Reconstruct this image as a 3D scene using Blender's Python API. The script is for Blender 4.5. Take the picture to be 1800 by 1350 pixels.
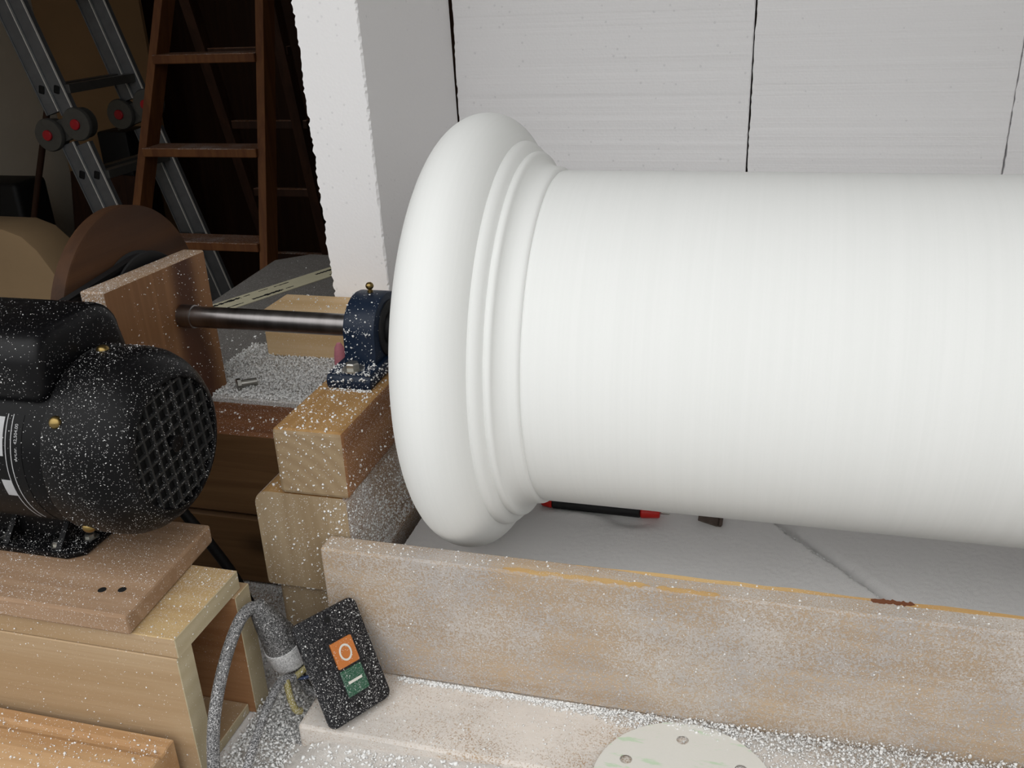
import bpy, bmesh, math, random
import numpy as np
from mathutils import Vector, Matrix

for o in list(bpy.data.objects):
    bpy.data.objects.remove(o, do_unlink=True)
scene = bpy.context.scene
COL = scene.collection
random.seed(7)
rng = np.random.default_rng(7)
PI = math.pi

# ------------------------------------------------------------------ camera
cam_data = bpy.data.cameras.new('camera')
cam_data.sensor_fit = 'HORIZONTAL'
cam_data.sensor_width = 36.0
cam_data.lens = 36.0 * 1633.0 / 1800.0
cam_data.clip_start = 0.02
cam = bpy.data.objects.new('camera', cam_data)
COL.objects.link(cam)
_X = Vector((0.96580465, -0.06745302, 0.2503427))
_Y = Vector((0.25624397, 0.39544578, -0.88202135))
_Z = Vector((-0.03950196, 0.91600913, 0.39920781))
CAM = Vector((0.5456, -0.8781, 1.4405))
cam.matrix_world = Matrix(((_X[0], _X[1], _X[2], CAM.x),
                           (_Y[0], _Y[1], _Y[2], CAM.y),
                           (_Z[0], _Z[1], _Z[2], CAM.z),
                           (0, 0, 0, 1)))
scene.camera = cam

# ------------------------------------------------------------------ world, light, exposure
world = bpy.data.worlds.new('world')
scene.world = world
world.use_nodes = True
wn = world.node_tree.nodes
wl = world.node_tree.links
# overcast sky: three times brighter overhead than at the horizon (standard overcast law)
_tc = wn.new('ShaderNodeTexCoord'); _sp = wn.new('ShaderNodeSeparateXYZ')
wl.new(_tc.outputs['Generated'], _sp.inputs[0])
_m1 = wn.new('ShaderNodeMath'); _m1.operation = 'MAXIMUM'; _m1.inputs[1].default_value = 0
wl.new(_sp.outputs[2], _m1.inputs[0])
_m2 = wn.new('ShaderNodeMath'); _m2.operation = 'MULTIPLY_ADD'; _m2.inputs[1].default_value = 2 / 3; _m2.inputs[2].default_value = 1 / 3
wl.new(_m1.outputs[0], _m2.inputs[0])
_m3 = wn.new('ShaderNodeMath'); _m3.operation = 'MULTIPLY'; _m3.inputs[1].default_value = 2.66
wl.new(_m2.outputs[0], _m3.inputs[0])
wn['Background'].inputs[0].default_value = (0.985, 0.99, 0.985, 1)
wl.new(_m3.outputs[0], wn['Background'].inputs[1])

def area_light(name, loc, rot, sx, sy, power, color):
    d = bpy.data.lights.new(name, 'AREA')
    d.shape = 'RECTANGLE'
    d.size, d.size_y = sx, sy
    d.energy = power
    d.color = color
    o = bpy.data.objects.new(name, d)
    o.location = loc
    o.rotation_euler = rot
    COL.objects.link(o)
    return o

# the workshop door stands wide open just behind the photographer: overcast sky lights everything;
# the portal only tells the renderer where the sky comes in
portal = area_light('door_portal', (-0.175, -0.62, 1.33), (PI / 2, 0, 0), 3.05, 2.64, 1, (1, 1, 1))
portal.data.cycles.is_portal = True

vs = scene.view_settings
vs.view_transform = 'Standard'
vs.look = 'None'
vs.gamma = 1
vs.use_curve_mapping = False
vs.exposure = 0.0

# ------------------------------------------------------------------ node helpers
class NT:
    def __init__(self, name):
        self.m = bpy.data.materials.new(name)
        self.m.use_nodes = True
        self.t = self.m.node_tree
        self.b = self.t.nodes['Principled BSDF']
    def n(self, typ, **kw):
        nd = self.t.nodes.new(typ)
        for k, v in kw.items():
            setattr(nd, k, v)
        return nd
    def l(self, a, b):
        self.t.links.new(a, b)
    def val(self, sock, v):
        if hasattr(v, 'is_linked') or hasattr(v, 'links'):
            self.l(v, sock)
        else:
            sock.default_value = v
    def math(self, op, a, b=None, clamp=False):
        nd = self.n('ShaderNodeMath', operation=op, use_clamp=clamp)
        self.val(nd.inputs[0], a)
        if b is not None:
            self.val(nd.inputs[1], b)
        return nd.outputs[0]
    def mix(self, f, a, b, mode='MIX'):
        nd = self.n('ShaderNodeMix', data_type='RGBA', blend_type=mode)
        self.val(nd.inputs[0], f)
        self.val(nd.inputs[6], a if not isinstance(a, tuple) else (*a[:3], 1))
        self.val(nd.inputs[7], b if not isinstance(b, tuple) else (*b[:3], 1))
        return nd.outputs[2]
    def coords(self, scale=(1, 1, 1), offset=True, which='Object', rot=(0, 0, 0)):
        tc = self.n('ShaderNodeTexCoord')
        mp = self.n('ShaderNodeMapping')
        mp.inputs['Scale'].default_value = scale
        mp.inputs['Rotation'].default_value = rot
        self.l(tc.outputs[which], mp.inputs['Vector'])
        if offset:
            oi = self.n('ShaderNodeObjectInfo')
            cx = self.n('ShaderNodeCombineXYZ')
            for i, k in enumerate((17.0, 31.0, 23.0)):
                self.l(self.math('MULTIPLY', oi.outputs['Random'], k), cx.inputs[i])
            self.l(cx.outputs[0], mp.inputs['Location'])
        return mp.outputs[0]
    def noise(self, vec, scale, detail=3, rough=.5, dist=0.0):
        nd = self.n('ShaderNodeTexNoise')
        self.l(vec, nd.inputs['Vector'])
        nd.inputs['Scale'].default_value = scale
        nd.inputs['Detail'].default_value = detail
        nd.inputs['Roughness'].default_value = rough
        nd.inputs['Distortion'].default_value = dist
        return nd.outputs['Fac']
    def ramp(self, f, a, b):
        nd = self.n('ShaderNodeMapRange')
        nd.interpolation_type = 'SMOOTHSTEP'
        self.l(f, nd.inputs[0])
        nd.inputs[1].default_value = a
        nd.inputs[2].default_value = b
        return nd.outputs[0]
    def specks(self, vec, scale, radius, keep):
        v = self.n('ShaderNodeTexVoronoi')
        self.l(vec, v.inputs['Vector'])
        v.inputs['Scale'].default_value = scale
        sp = self.n('ShaderNodeSeparateColor')
        self.l(v.outputs['Color'], sp.inputs[0])
        k = self.math('LESS_THAN', sp.outputs[0], keep)
        rr = self.math('MULTIPLY', sp.outputs[1], radius)
        d = self.math('LESS_THAN', v.outputs['Distance'], rr)
        return self.math('MULTIPLY', k, d)
    def bump(self, h, strength, dist=.001):
        nd = self.n('ShaderNodeBump')
        nd.inputs['Strength'].default_value = strength
        nd.inputs['Distance'].default_value = dist
        self.l(h, nd.inputs['Height'])
        self.l(nd.outputs[0], self.b.inputs['Normal'])
    def done(self, col=None, rough=.6, metal=0.0, spec=.5):
        if col is not None:
            self.val(self.b.inputs['Base Color'], col if not isinstance(col, tuple) else (*col[:3], 1))
        self.val(self.b.inputs['Roughness'], rough)
        self.b.inputs['Metallic'].default_value = metal
        self.b.inputs['Specular IOR Level'].default_value = spec
        return self.m

def srgb(r, g, b):
    f = lambda c: c / 12.92 if c <= .04045 else ((c + .055) / 1.055) ** 2.4
    return tuple(f(v / 255) for v in (r, g, b))

DUST = (0.80, 0.79, 0.79)

def wood(name, light, dark, axis=0, dust=0.0, dust_fine=0.0, streak=None, rough=.65, knots=0.0, dcol=DUST, blot=None):
    """grain along the given axis; dust = cover of fine white foam powder (0..1)"""
    n = NT(name)
    sc = [26, 26, 26]; sc[axis] = 1.6
    v = n.coords(tuple(sc))
    g1 = n.noise(v, 1.0, 4, .55, 1.2)
    sc2 = [240, 240, 240]; sc2[axis] = 6
    g2 = n.noise(n.coords(tuple(sc2)), 1.0, 2)
    col = n.mix(n.ramp(g1, .32, .68), light, dark)
    col = n.mix(n.math('MULTIPLY', n.ramp(g2, .45, .75), .35), col, dark)
    if streak:
        sc3 = [14, 14, 14]; sc3[axis] = .8
        s = n.noise(n.coords(tuple(sc3)), 1.0, 2, .4, .6)
        col = n.mix(n.ramp(s, .52, .66), col, streak)
    if knots:
        kc = [7, 7, 7]; kc[axis] = 3.5
        kv = n.n('ShaderNodeTexVoronoi')
        n.l(n.coords(tuple(kc)), kv.inputs['Vector'])
        kv.inputs['Scale'].default_value = 1.0
        kf = n.math('MULTIPLY', n.math('SUBTRACT', 1.0, n.ramp(kv.outputs['Distance'], .03, .16)), knots)
        col = n.mix(kf, col, tuple(c * .35 for c in dark))
    w = n.coords((1, 1, 1))
    hgt = g2
    if dust > 0:
        lo = n.noise(w, 7.0, 4, .6)
        hi = n.noise(w, 620.0, 3, .7)
        cover = n.math('ADD', n.math('MULTIPLY', lo, .55), n.math('MULTIPLY', hi, .9))
        f = n.ramp(cover, 1.02 - dust * .62, 1.22 - dust * .62)
        dc = dcol
        if blot:
            dc = n.mix(n.ramp(n.noise(w, 11, 4, .6), .38, .66), dcol, blot)
        col = n.mix(f, col, dc)
        hgt = n.math('ADD', g2, n.math('MULTIPLY', f, 1.5))
    if dust_fine > 0:
        f2 = n.specks(w, 620, .40, dust_fine)
        f3 = n.specks(w, 1300, .5, dust_fine)
        f2 = n.math('MAXIMUM', f2, f3)
        col = n.mix(f2, col, DUST)
    n.bump(hgt, .5, .0006)
    return n.done(col, rough, 0, .25)

def endgrain(name, light, dark, dust_fine=.2, center=(.04, 0, -.05), freq=150):
    n = NT(name)
    tc = n.n('ShaderNodeTexCoord')
    mp = n.n('ShaderNodeMapping')
    mp.inputs['Location'].default_value = center
    n.l(tc.outputs['Object'], mp.inputs['Vector'])
    wv = n.n('ShaderNodeTexWave', wave_type='RINGS', rings_direction='Y')
    n.l(mp.outputs[0], wv.inputs['Vector'])
    wv.inputs['Scale'].default_value = freq / 6.28 * 1.6
    wv.inputs['Distortion'].default_value = 1.6
    wv.inputs['Detail'].default_value = 2
    wv.inputs['Detail Scale'].default_value = .4
    w = n.coords((1, 1, 1))
    col = n.mix(n.math('MULTIPLY', wv.outputs['Fac'], .45), light, dark)
    col = n.mix(n.math('MULTIPLY', n.noise(w, 500, 2), .45), col, dark)
    f2 = n.math('MAXIMUM', n.specks(w, 420, .55, dust_fine), n.specks(w, 900, .6, dust_fine))
    col = n.mix(f2, col, DUST)
    n.bump(n.noise(w, 700, 3), .5, .0005)
    return n.done(col, .75, 0, .2)

def speckled(name, base, rough, amount, big=.25, spec=.5, metal=0.0, film=0.0):
    n = NT(name)
    w = n.coords((1, 1, 1))
    lo = n.ramp(n.noise(w, 16, 3), .3, .7)
    f = n.math('MAXIMUM', n.specks(w, 330, .22, big), n.specks(w, 700, .36, amount))
    f = n.math('MAXIMUM', f, n.math('MULTIPLY', n.specks(w, 1300, .55, amount), lo))
    col = base
    if film:
        col = n.mix(n.math('MULTIPLY', n.ramp(n.noise(w, 700, 3, .7), .5 - film * .3, .85 - film * .3), film), base, DUST)
    col = n.mix(f, col, DUST)
    r = n.math('ADD', n.math('MULTIPLY', f, .4), rough, True)
    n.bump(n.math('ADD', f, n.math('MULTIPLY', n.noise(w, 900, 2), .2)), .35, .0005)
    return n.done(col, r, metal, spec)

def plain(name, col, rough=.6, metal=0.0, spec=.4, var=.15, scale=60):
    n = NT(name)
    w = n.coords((1, 1, 1))
    f = n.noise(w, scale, 4, .6)
    c2 = tuple(max(0, c * (1 - var * 2)) for c in col)
    c = n.mix(f, tuple(min(1, q * (1 + var * .5)) for q in col), c2)
    n.bump(f, .2, .0005)
    return n.done(c, rough, metal, spec)

# ------------------------------------------------------------------ materials
def m_column():
    n = NT('turned_foam')
    tc = n.n('ShaderNodeTexCoord')
    mp = n.n('ShaderNodeMapping'); mp.inputs['Scale'].default_value = (1, .012, .012)
    n.l(tc.outputs['Object'], mp.inputs['Vector'])
    s1 = n.noise(mp.outputs[0], 420, 3, .6)
    s2 = n.noise(mp.outputs[0], 90, 2, .5)
    g = n.noise(n.coords((1, 1, 1)), 1400, 2)
    f = n.math('ADD', n.math('MULTIPLY', s1, .5), n.math('MULTIPLY', s2, .5))
    col = n.mix(n.ramp(f, .3, .7), (.838, .848, .832), (.862, .870, .856))
    col = n.mix(n.math('MULTIPLY', n.ramp(g, .5, .8), .12), col, (.7, .71, .7))
    n.bump(n.math('ADD', f, n.math('MULTIPLY', g, .25)), .07, .0005)
    return n.done(col, .8, 0, .2)

def m_eps(name='cut_foam', lines=True, tint=(.955, .945, .95)):
    n = NT(name)
    w = n.coords((1, 1, 1))
    v = n.n('ShaderNodeTexVoronoi'); n.l(w, v.inputs['Vector']); v.inputs['Scale'].default_value = 260
    pit = n.specks(w, 170, .34, .10)
    pit2 = n.specks(w, 75, .14, .05)
    p = n.math('MAXIMUM', pit, pit2)
    h = n.math('ADD', n.math('MULTIPLY', v.outputs['Distance'], .5), n.math('MULTIPLY', p, -.8))
    col = n.mix(n.math('MULTIPLY', p, .22), tint, (.5, .5, .52))
    if lines:
        ln = n.noise(n.coords((.5, 1, 150), offset=True), 1.0, 3, .6)
        ln2 = n.noise(n.coords((.35, 1, 26), offset=True), 1.0, 2, .5)
        f = n.math('ADD', n.math('MULTIPLY', ln, .5), n.math('MULTIPLY', n.ramp(ln2, .35, .7), .5))
        h = n.math('ADD', n.math('MULTIPLY', h, .3), n.math('MULTIPLY', f, 1.6))
    n.bump(h, .6 if lines else .35, .0022 if lines else .0012)
    return n.done(col, .8, 0, .2)

M = {}
M['column'] = m_column()
M['eps'] = m_eps()
M['eps_rough'] = m_eps('foam_cut_face', False)
def m_crumb():
    n = NT('foam_crumb')
    col = n.mix(n.noise(n.coords((1, 1, 1)), 300, 2), (.88, .88, .87), (.78, .78, .77))
    return n.done(col, .85, 0, .15)
M['crumb'] = m_crumb()
def m_powder():
    n = NT('foam_powder')
    w = n.coords((1, 1, 1))
    a = n.noise(w, 900, 4, .75); b = n.noise(w, 9, 4, .6)
    col = n.mix(n.math('ADD', n.math('MULTIPLY', a, .6), n.math('MULTIPLY', b, .4)), (.82, .80, .79), (.93, .915, .90))
    n.bump(a, .8, .0012)
    return n.done(col, .9, 0, .1)
M['powder'] = m_powder()
def m_powder_tan():
    n = NT('foam_powder_with_sawdust')
    w = n.coords((1, 1, 1))
    a = n.noise(w, 700, 4, .75); b = n.noise(w, 12, 4, .6)
    col = n.mix(n.math('ADD', n.math('MULTIPLY', a, .7), n.math('MULTIPLY', b, .3)), (.52, .47, .42), (.80, .77, .74))
    n.bump(a, .9, .0015)
    return n.done(col, .9, 0, .1)
M['powder_tan'] = m_powder_tan()
M['plank_dusty'] = wood('dusty_pine', (.53, .40, .275), (.42, .305, .20), 0, dust=.66, dust_fine=.05, dcol=(.55, .50, .455), blot=(.45, .42, .40))
M['ledge_dusty'] = wood('dusty_pine_ledge', (.52, .36, .22), (.40, .26, .15), 0, dust=.82, dust_fine=.08, dcol=(.70, .645, .59), blot=(.60, .56, .52))
M['bare_pine'] = wood('bare_pine', (.60, .40, .18), (.46, .27, .10), 0, dust=.35)
M['stain_chip'] = wood('stained_chip', (.25, .085, .035), (.13, .045, .02), 0)
M['box_pine'] = wood('box_pine', (.455, .33, .205), (.365, .245, .135), 0, dust=.22, dust_fine=.05, knots=.7)
M['box_pine_top'] = wood('box_pine_top', (.53, .38, .195), (.42, .275, .125), 0, dust=.38, dust_fine=.08)
M['batten'] = wood('batten_pine', (.46, .29, .15), (.36, .20, .09), 0, dust=.30, dust_fine=.05)
M['box_end'] = endgrain('box_end_grain', (.52, .45, .31), (.40, .325, .20), .05, (.1, 0, 0), 240)
M['box_inner'] = wood('box_inner', (.40, .21, .10), (.26, .12, .05), 0, dust=.3)
M['mount'] = wood('mounting_board', (.37, .245, .155), (.275, .17, .10), 0, dust=.26, dust_fine=.12)
M['timber_top'] = wood('timber_long', (.42, .25, .10), (.29, .15, .05), 1, dust=.15, dust_fine=.06)
M['timber_side'] = wood('timber_side', (.31, .155, .07), (.21, .09, .035), 1, dust=.22, dust_fine=.2)
M['timber_end'] = endgrain('timber_end', (.36, .27, .165), (.235, .155, .085), .04, (.05, 0, .03), 90)
M['timber_low'] = wood('timber_low', (.36, .275, .175), (.28, .20, .115), 2, dust=.22, dust_fine=.06)
M['timber_low_side'] = wood('timber_low_side', (.40, .26, .15), (.26, .15, .07), 1, dust=.66, dust_fine=.5)
M['apron'] = wood('apron_wood', (.165, .088, .036), (.105, .052, .02), 0, dust=.06, knots=.8)
M['apron_top'] = wood('apron_top', (.20, .085, .035), (.13, .05, .02), 0, dust=.2, dust_fine=.12)
def m_upright():
    n = NT('upright_board')
    w = n.coords((1, 1, 1), False)
    g = n.noise(n.coords((30, 60, 2.2)), 1.0, 4, .6, .8)
    sx = n.n('ShaderNodeSeparateXYZ'); n.l(w, sx.inputs[0])
    yy = n.math('ADD', sx.outputs[1], n.math('MULTIPLY', n.math('SUBTRACT', n.noise(n.coords((8, 8, 5)), 1.0, 3), .5), .05))
    band = n.math('MULTIPLY', n.ramp(yy, .012, .040), n.math('SUBTRACT', 1.0, n.ramp(yy, .055, .082)))
    band2 = n.math('MULTIPLY', n.ramp(g, .42, .62), .5)
    col = n.mix(band2, (.235, .115, .05), (.155, .070, .028))
    col = n.mix(band, col, (.062, .020, .008))
    col = n.mix(n.specks(w, 620, .40, .06), col, DUST)
    n.bump(g, .3, .0005)
    return n.done(col, .55, 0, .3)
M['upright'] = m_upright()
M['upright_edge'] = wood('upright_edge', (.34, .23, .145), (.26, .165, .10), 1, dust=.42, dust_fine=.3)
M['block_pine'] = wood('block_pine', (.68, .50, .30), (.58, .39, .20), 0, dust=.15, dust_fine=.04)
M['dust_plate'] = wood('dusted_sheet', (.45, .42, .38), (.36, .33, .29), 0, dust=.55, dust_fine=.3)
M['grey_top'] = speckled('grey_worktop', (.125, .115, .105), .55, .10, .05, film=.28)
M['bench'] = wood('bench_top', (.42, .30, .19), (.30, .2, .11), 0, dust=.8, dust_fine=.3)
M['black'] = speckled('black_enamel', (.0035, .0035, .004), .42, .14, .035, .16)
M['black_clean'] = speckled('black_enamel_body', (.0035, .0035, .004), .42, .03, .01, .14)
M['black_cap'] = speckled('black_capacitor_cover', (.0030, .0030, .0038), .36, .05, .02, .22)
M['grille'] = speckled('grille_bars', (.022, .022, .022), .5, .12, .0, .2)
M['cavity_shade'] = plain('painted_cavity_shade', (.002, .002, .002), .8)  # black that stands for the shade inside recesses and holes
M['blue'] = speckled('blue_enamel', (.006, .0145, .034), .42, .02, .010, .3)
M['blackrub'] = plain('black_rubber', (.008, .008, .009), .6)
M['cord'] = speckled('dusty_black_cord', (.03, .03, .032), .6, .45, .25, film=.42)
M['plug'] = speckled('dusty_black_plug', (.02, .02, .02), .6, .5, .25, film=.35)
M['plug_collar'] = speckled('dusted_plug_collar', (.25, .25, .25), .8, .5, .3, film=.7)
M['switch'] = speckled('dusty_switch', (.005, .005, .007), .45, .30, .16, film=.14, spec=.25)
M['orange'] = speckled('orange_button', (.50, .16, .035), .4, .10, .05)
M['green'] = speckled('green_button', (.006, .075, .035), .4, .35, .22, film=.22)
M['mark'] = plain('pale_mark', (.72, .70, .64), .6)
def m_steel():
    n = NT('turned_steel')
    v = n.coords((900, 2, 2))
    f = n.noise(v, 1.0, 3)
    g = n.noise(n.coords((60, 8, 8)), 1.0, 3, .6)
    col = n.mix(g, (.13, .12, .118), (.38, .36, .355))
    n.bump(f, .25, .0003)
    return n.done(col, n.math('ADD', n.math('MULTIPLY', g, .2), .22), 1.0)
M['steel'] = m_steel()
M['zinc'] = plain('zinc_steel', (.55, .54, .50), .35, 1.0, var=.2)
M['brass'] = plain('brass', (.34, .24, .09), .32, 1.0, var=.25)
M['wheel_wood'] = wood('wheel_wood', (.052, .022, .009), (.034, .014, .006), 1, streak=(.075, .030, .010))
M['alu'] = plain('aluminium', (.17, .175, .185), .45, .4, var=.2, scale=25)
M['alu_glint'] = plain('aluminium_glint', (.85, .82, .78), .4, .1, var=.05)  # near-white tone, the glint on the rail edges put into colour
M['hinge'] = plain('hinge_steel', (.12, .118, .11), .4, .5)
M['red'] = plain('red_plastic', (.42, .012, .02), .4)
M['step_wood'] = wood('varnished_step_wood', (.150, .058, .018), (.095, .033, .011), 2)
M['step_top'] = wood('dusty_step_tread', (.20, .085, .035), (.13, .05, .02), 0, dust=.42, dust_fine=.2)
M['step_dark'] = wood('dark_step_wood', (.045, .018, .009), (.025, .01, .005), 2)
M['panel_brown'] = wood('brown_hardboard', (.040, .0150, .0055), (.026, .0095, .0038), 2)
M['panel_tan'] = plain('tan_sheet', (.30, .175, .080), .8, var=.12, scale=4)
M['plaster'] = plain('plaster', (.72, .64, .52), .9, var=.1, scale=3)
M['roof'] = plain('ceiling_board', (.36, .34, .31), .9, var=.1, scale=3)
M['yard'] = plain('yard_concrete', (.27, .265, .255), .9, var=.08, scale=3)
M['concrete'] = plain('concrete', (.16, .155, .15), .9, var=.15, scale=8)
M['card'] = plain('cardboard', (.27, .18, .095), .85, var=.1, scale=10)
M['blackbag'] = plain('black_plastic', (.003, .003, .0035), .6)
M['tape'] = plain('printed_strip', (.60, .56, .40), .6, var=.06)
M['ink'] = plain('ink', (.01, .01, .01), .7)
M['pink'] = plain('pink_foam', (.60, .22, .27), .8, var=.1, scale=200)
def m_paper():
    n = NT('disc_paper')
    w = n.coords((1, 1, 1), offset=False)
    pr = n.noise(n.coords((30, 110, 1), False, rot=(0, 0, .6)), 1.0, 3, .6)
    col = n.mix(n.math('MULTIPLY', n.ramp(pr, .56, .66), .75), (.66, .65, .60), (.42, .60, .38))
    col = n.mix(n.math('MULTIPLY', n.noise(w, 500, 3), .3), col, (.75, .74, .72))
    n.bump(n.noise(w, 600, 2), .2, .0003)
    return n.done(col, .8)
M['paper'] = m_paper()
M['label'] = plain('grey_label', (.45, .45, .46), .5)
M['wire_y'] = speckled('yellow_wire', (.22, .18, .04), .5, .4, .2, film=.3)
M['wire_b'] = speckled('blue_wire', (.01, .03, .10), .5, .3, .1)

# ------------------------------------------------------------------ mesh helpers
ORG = {}

def thing(name, label, cat, loc, group=None):
    o = bpy.data.objects.new(name, None)
    o.empty_display_size = .02
    COL.objects.link(o)
    o.location = loc
    o['label'] = label
    o['category'] = cat
    if group: o['group'] = group
    ORG[o.name] = Vector(loc)
    return o

def tag(o, label=None, cat=None, group=None, kind=None):
    if label: o['label'] = label
    if cat: o['category'] = cat
    if group: o['group'] = group
    if kind: o['kind'] = kind
    return o

def add(name, bm, mat, parent=None, smooth=False, local=False):
    """bm holds world coordinates (or the parent's own frame when local=True)"""
    me = bpy.data.meshes.new(name)
    bmesh.ops.recalc_face_normals(bm, faces=bm.faces)
    if parent is None:
        vs_ = [v.co for v in bm.verts]
        lo = Vector([min(v[i] for v in vs_) for i in range(3)])
        hi = Vector([max(v[i] for v in vs_) for i in range(3)])
        org = Vector(((lo.x + hi.x) / 2, (lo.y + hi.y) / 2, lo.z))
    else:
        org = Vector((0, 0, 0)) if local else ORG[parent.name]
    bmesh.ops.translate(bm, verts=bm.verts, vec=-org)
    bm.to_mesh(me)
    bm.free()
    mats = mat if isinstance(mat, (list, tuple)) else [mat]
    for m in mats:
        me.materials.append(M[m] if isinstance(m, str) else m)
    if smooth:
        for p in me.polygons: p.use_smooth = True
        try:
            me.set_sharp_from_angle(angle=math.radians(40))
        except Exception:
            pass
    o = bpy.data.objects.new(name, me)
    COL.objects.link(o)
    if parent is None:
        o.location = org
        ORG[o.name] = org
    else:
        o.parent = parent
        ORG[o.name] = ORG.get(parent.name, Vector((0, 0, 0)))
    return o

def bm_box(x, y, z, bevel=.0015, seg=1, bm=None):
    bm2 = bmesh.new()
    r = bmesh.ops.create_cube(bm2, size=1)
    for v in bm2.verts:
        v.co = Vector((x[0] + (v.co.x + .5) * (x[1] - x[0]), y[0] + (v.co.y + .5) * (y[1] - y[0]), z[0] + (v.co.z + .5) * (z[1] - z[0])))
    if bevel > 0:
        bmesh.ops.bevel(bm2, geom=list(bm2.edges), offset=bevel, segments=seg, profile=.5, affect='EDGES')
    if bm is not None:
        return join(bm, bm2)
    return bm2

def join(bm, other):
    me = bpy.data.meshes.new('tmp')
    other.to_mesh(me); other.free()
    bm.from_mesh(me)
    bpy.data.meshes.remove(me)
    return bm

def face_mats(bm, rule):
    bm.normal_update()
    bmesh.ops.recalc_face_normals(bm, faces=bm.faces)
    for f in bm.faces:
        f.material_index = rule(f.normal)

def box(name, x, y, z, mat, parent=None, bevel=.0015, seg=1, rule=None, smooth=False, local=False, rough=0.0):
    bm = bm_box(x, y, z, bevel, seg)
    if rule: face_mats(bm, rule)
    return add(name, bm, mat, parent, smooth, local)

def revolve_bm(profile, axis_pt, axis='X', seg=64, cap=True):
    """profile list of (along, radius)"""
    bm = bmesh.new()
    rings = []
    for a, r in profile:
        ring = []
        for i in range(seg):
            t = 2 * PI * i / seg
            c, s = r * math.cos(t), r * math.sin(t)
            if axis == 'X': p = (axis_pt[0] + a, axis_pt[1] + c, axis_pt[2] + s)
            elif axis == 'Y': p = (axis_pt[0] + c, axis_pt[1] + a, axis_pt[2] + s)
            else: p = (axis_pt[0] + c, axis_pt[1] + s, axis_pt[2] + a)
            ring.append(bm.verts.new(p))
        rings.append(ring)
    for k in range(len(rings) - 1):
        for i in range(seg):
            j = (i + 1) % seg
            bm.faces.new((rings[k][i], rings[k][j], rings[k + 1][j], rings[k + 1][i]))
    if cap:
        bm.faces.new(rings[0])
        bm.faces.new(list(reversed(rings[-1])))
    return bm

def xform(bm, mat):
    bmesh.ops.transform(bm, matrix=mat, verts=bm.verts)
    return bm

def prism_bm(poly, lo, hi, axis='X', bevel=0, seg=2):
    """poly in the two remaining axes (order y,z / x,z / x,y)"""
    bm = bmesh.new()
    def P(a, uv):
        if axis == 'X': return (a, uv[0], uv[1])
        if axis == 'Y': return (uv[0], a, uv[1])
        return (uv[0], uv[1], a)
    A = [bm.verts.new(P(lo, p)) for p in poly]
    B = [bm.verts.new(P(hi, p)) for p in poly]
    n = len(poly)
    bm.faces.new(A); bm.faces.new(list(reversed(B)))
    for i in range(n):
        j = (i + 1) % n
        bm.faces.new((A[i], B[i], B[j], A[j]))
    bmesh.ops.recalc_face_normals(bm, faces=bm.faces)
    if bevel:
        es = [e for e in bm.edges if len(e.link_faces) == 2 and e.calc_face_angle(0) > .5]
        bmesh.ops.bevel(bm, geom=es, offset=bevel, segments=seg, profile=.5, affect='EDGES')
    return bm

def spline(pts, n=10):
    pts = [Vector(p) for p in pts]
    P = [pts[0] * 2 - pts[1]] + pts + [pts[-1] * 2 - pts[-2]]
    out = []
    for i in range(1, len(P) - 2):
        for k in range(n):
            t = k / n
            a, b, c, d = P[i - 1], P[i], P[i + 1], P[i + 2]
            out.append(.5 * ((2 * b) + (c - a) * t + (2 * a - 5 * b + 4 * c - d) * t * t + (3 * b - a - 3 * c + d) * t ** 3))
    out.append(pts[-1])
    return out

def tube_bm(path, r, seg=12):
    bm = bmesh.new()
    rings = []
    nrm = None
    for i, p in enumerate(path):
        t = (path[min(i + 1, len(path) - 1)] - path[max(i - 1, 0)]).normalized()
        if nrm is None:
            nrm = t.orthogonal().normalized()
        nrm = (nrm - t * nrm.dot(t)).normalized()
        bn = t.cross(nrm)
        rr = r(i / (len(path) - 1)) if callable(r) else r
        rings.append([bm.verts.new(p + (nrm * math.cos(2 * PI * k / seg) + bn * math.sin(2 * PI * k / seg)) * rr) for k in range(seg)])
    for a in range(len(rings) - 1):
        for k in range(seg):
            j = (k + 1) % seg
            bm.faces.new((rings[a][k], rings[a][j], rings[a + 1][j], rings[a + 1][k]))
    bm.faces.new(rings[0]); bm.faces.new(list(reversed(rings[-1])))
    return bm

def bar_bm(a, b, w, h, up=(0, 0, 1), bevel=.001, bm=None):
    """rectangular bar from a to b; w along the sideways direction, h along up"""
    a, b = Vector(a), Vector(b)
    d = (b - a); L = d.length; d.normalize()
    side = d.cross(Vector(up)).normalized()
    upv = side.cross(d).normalized()
    bm2 = bm_box((0, L), (-w / 2, w / 2), (-h / 2, h / 2), bevel)
    m = Matrix(((d.x, side.x, upv.x, a.x), (d.y, side.y, upv.y, a.y), (d.z, side.z, upv.z, a.z), (0, 0, 0, 1)))
    xform(bm2, m)
    return join(bm, bm2) if bm is not None else bm2

def axis_matrix(origin, z, x=(1, 0, 0)):
    z = Vector(z).normalized(); x = Vector(x)
    x = (x - z * x.dot(z)).normalized()
    y = z.cross(x)
    return Matrix(((x.x, y.x, z.x, origin[0]), (x.y, y.y, z.y, origin[1]), (x.z, y.z, z.z, origin[2]), (0, 0, 0, 1)))

def hexbolt_bm(r=.007, h=.006, washer=.011):
    bm = revolve_bm([(0, washer), (.0015, washer)], (0, 0, 0), 'Z', 24)
    join(bm, revolve_bm([(.0015, r), (.0015 + h * .8, r), (.0015 + h, r * .8)], (0, 0, 0), 'Z', 6))
    return bm

def dome_bm(r, h, seg=20, slot=False):
    prof = [(0, r)] + [(h * math.sin(t), r * math.cos(t)) for t in (.35, .7, 1.05, 1.35)]
    return revolve_bm(prof, (0, 0, 0), 'Z', seg)

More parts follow.
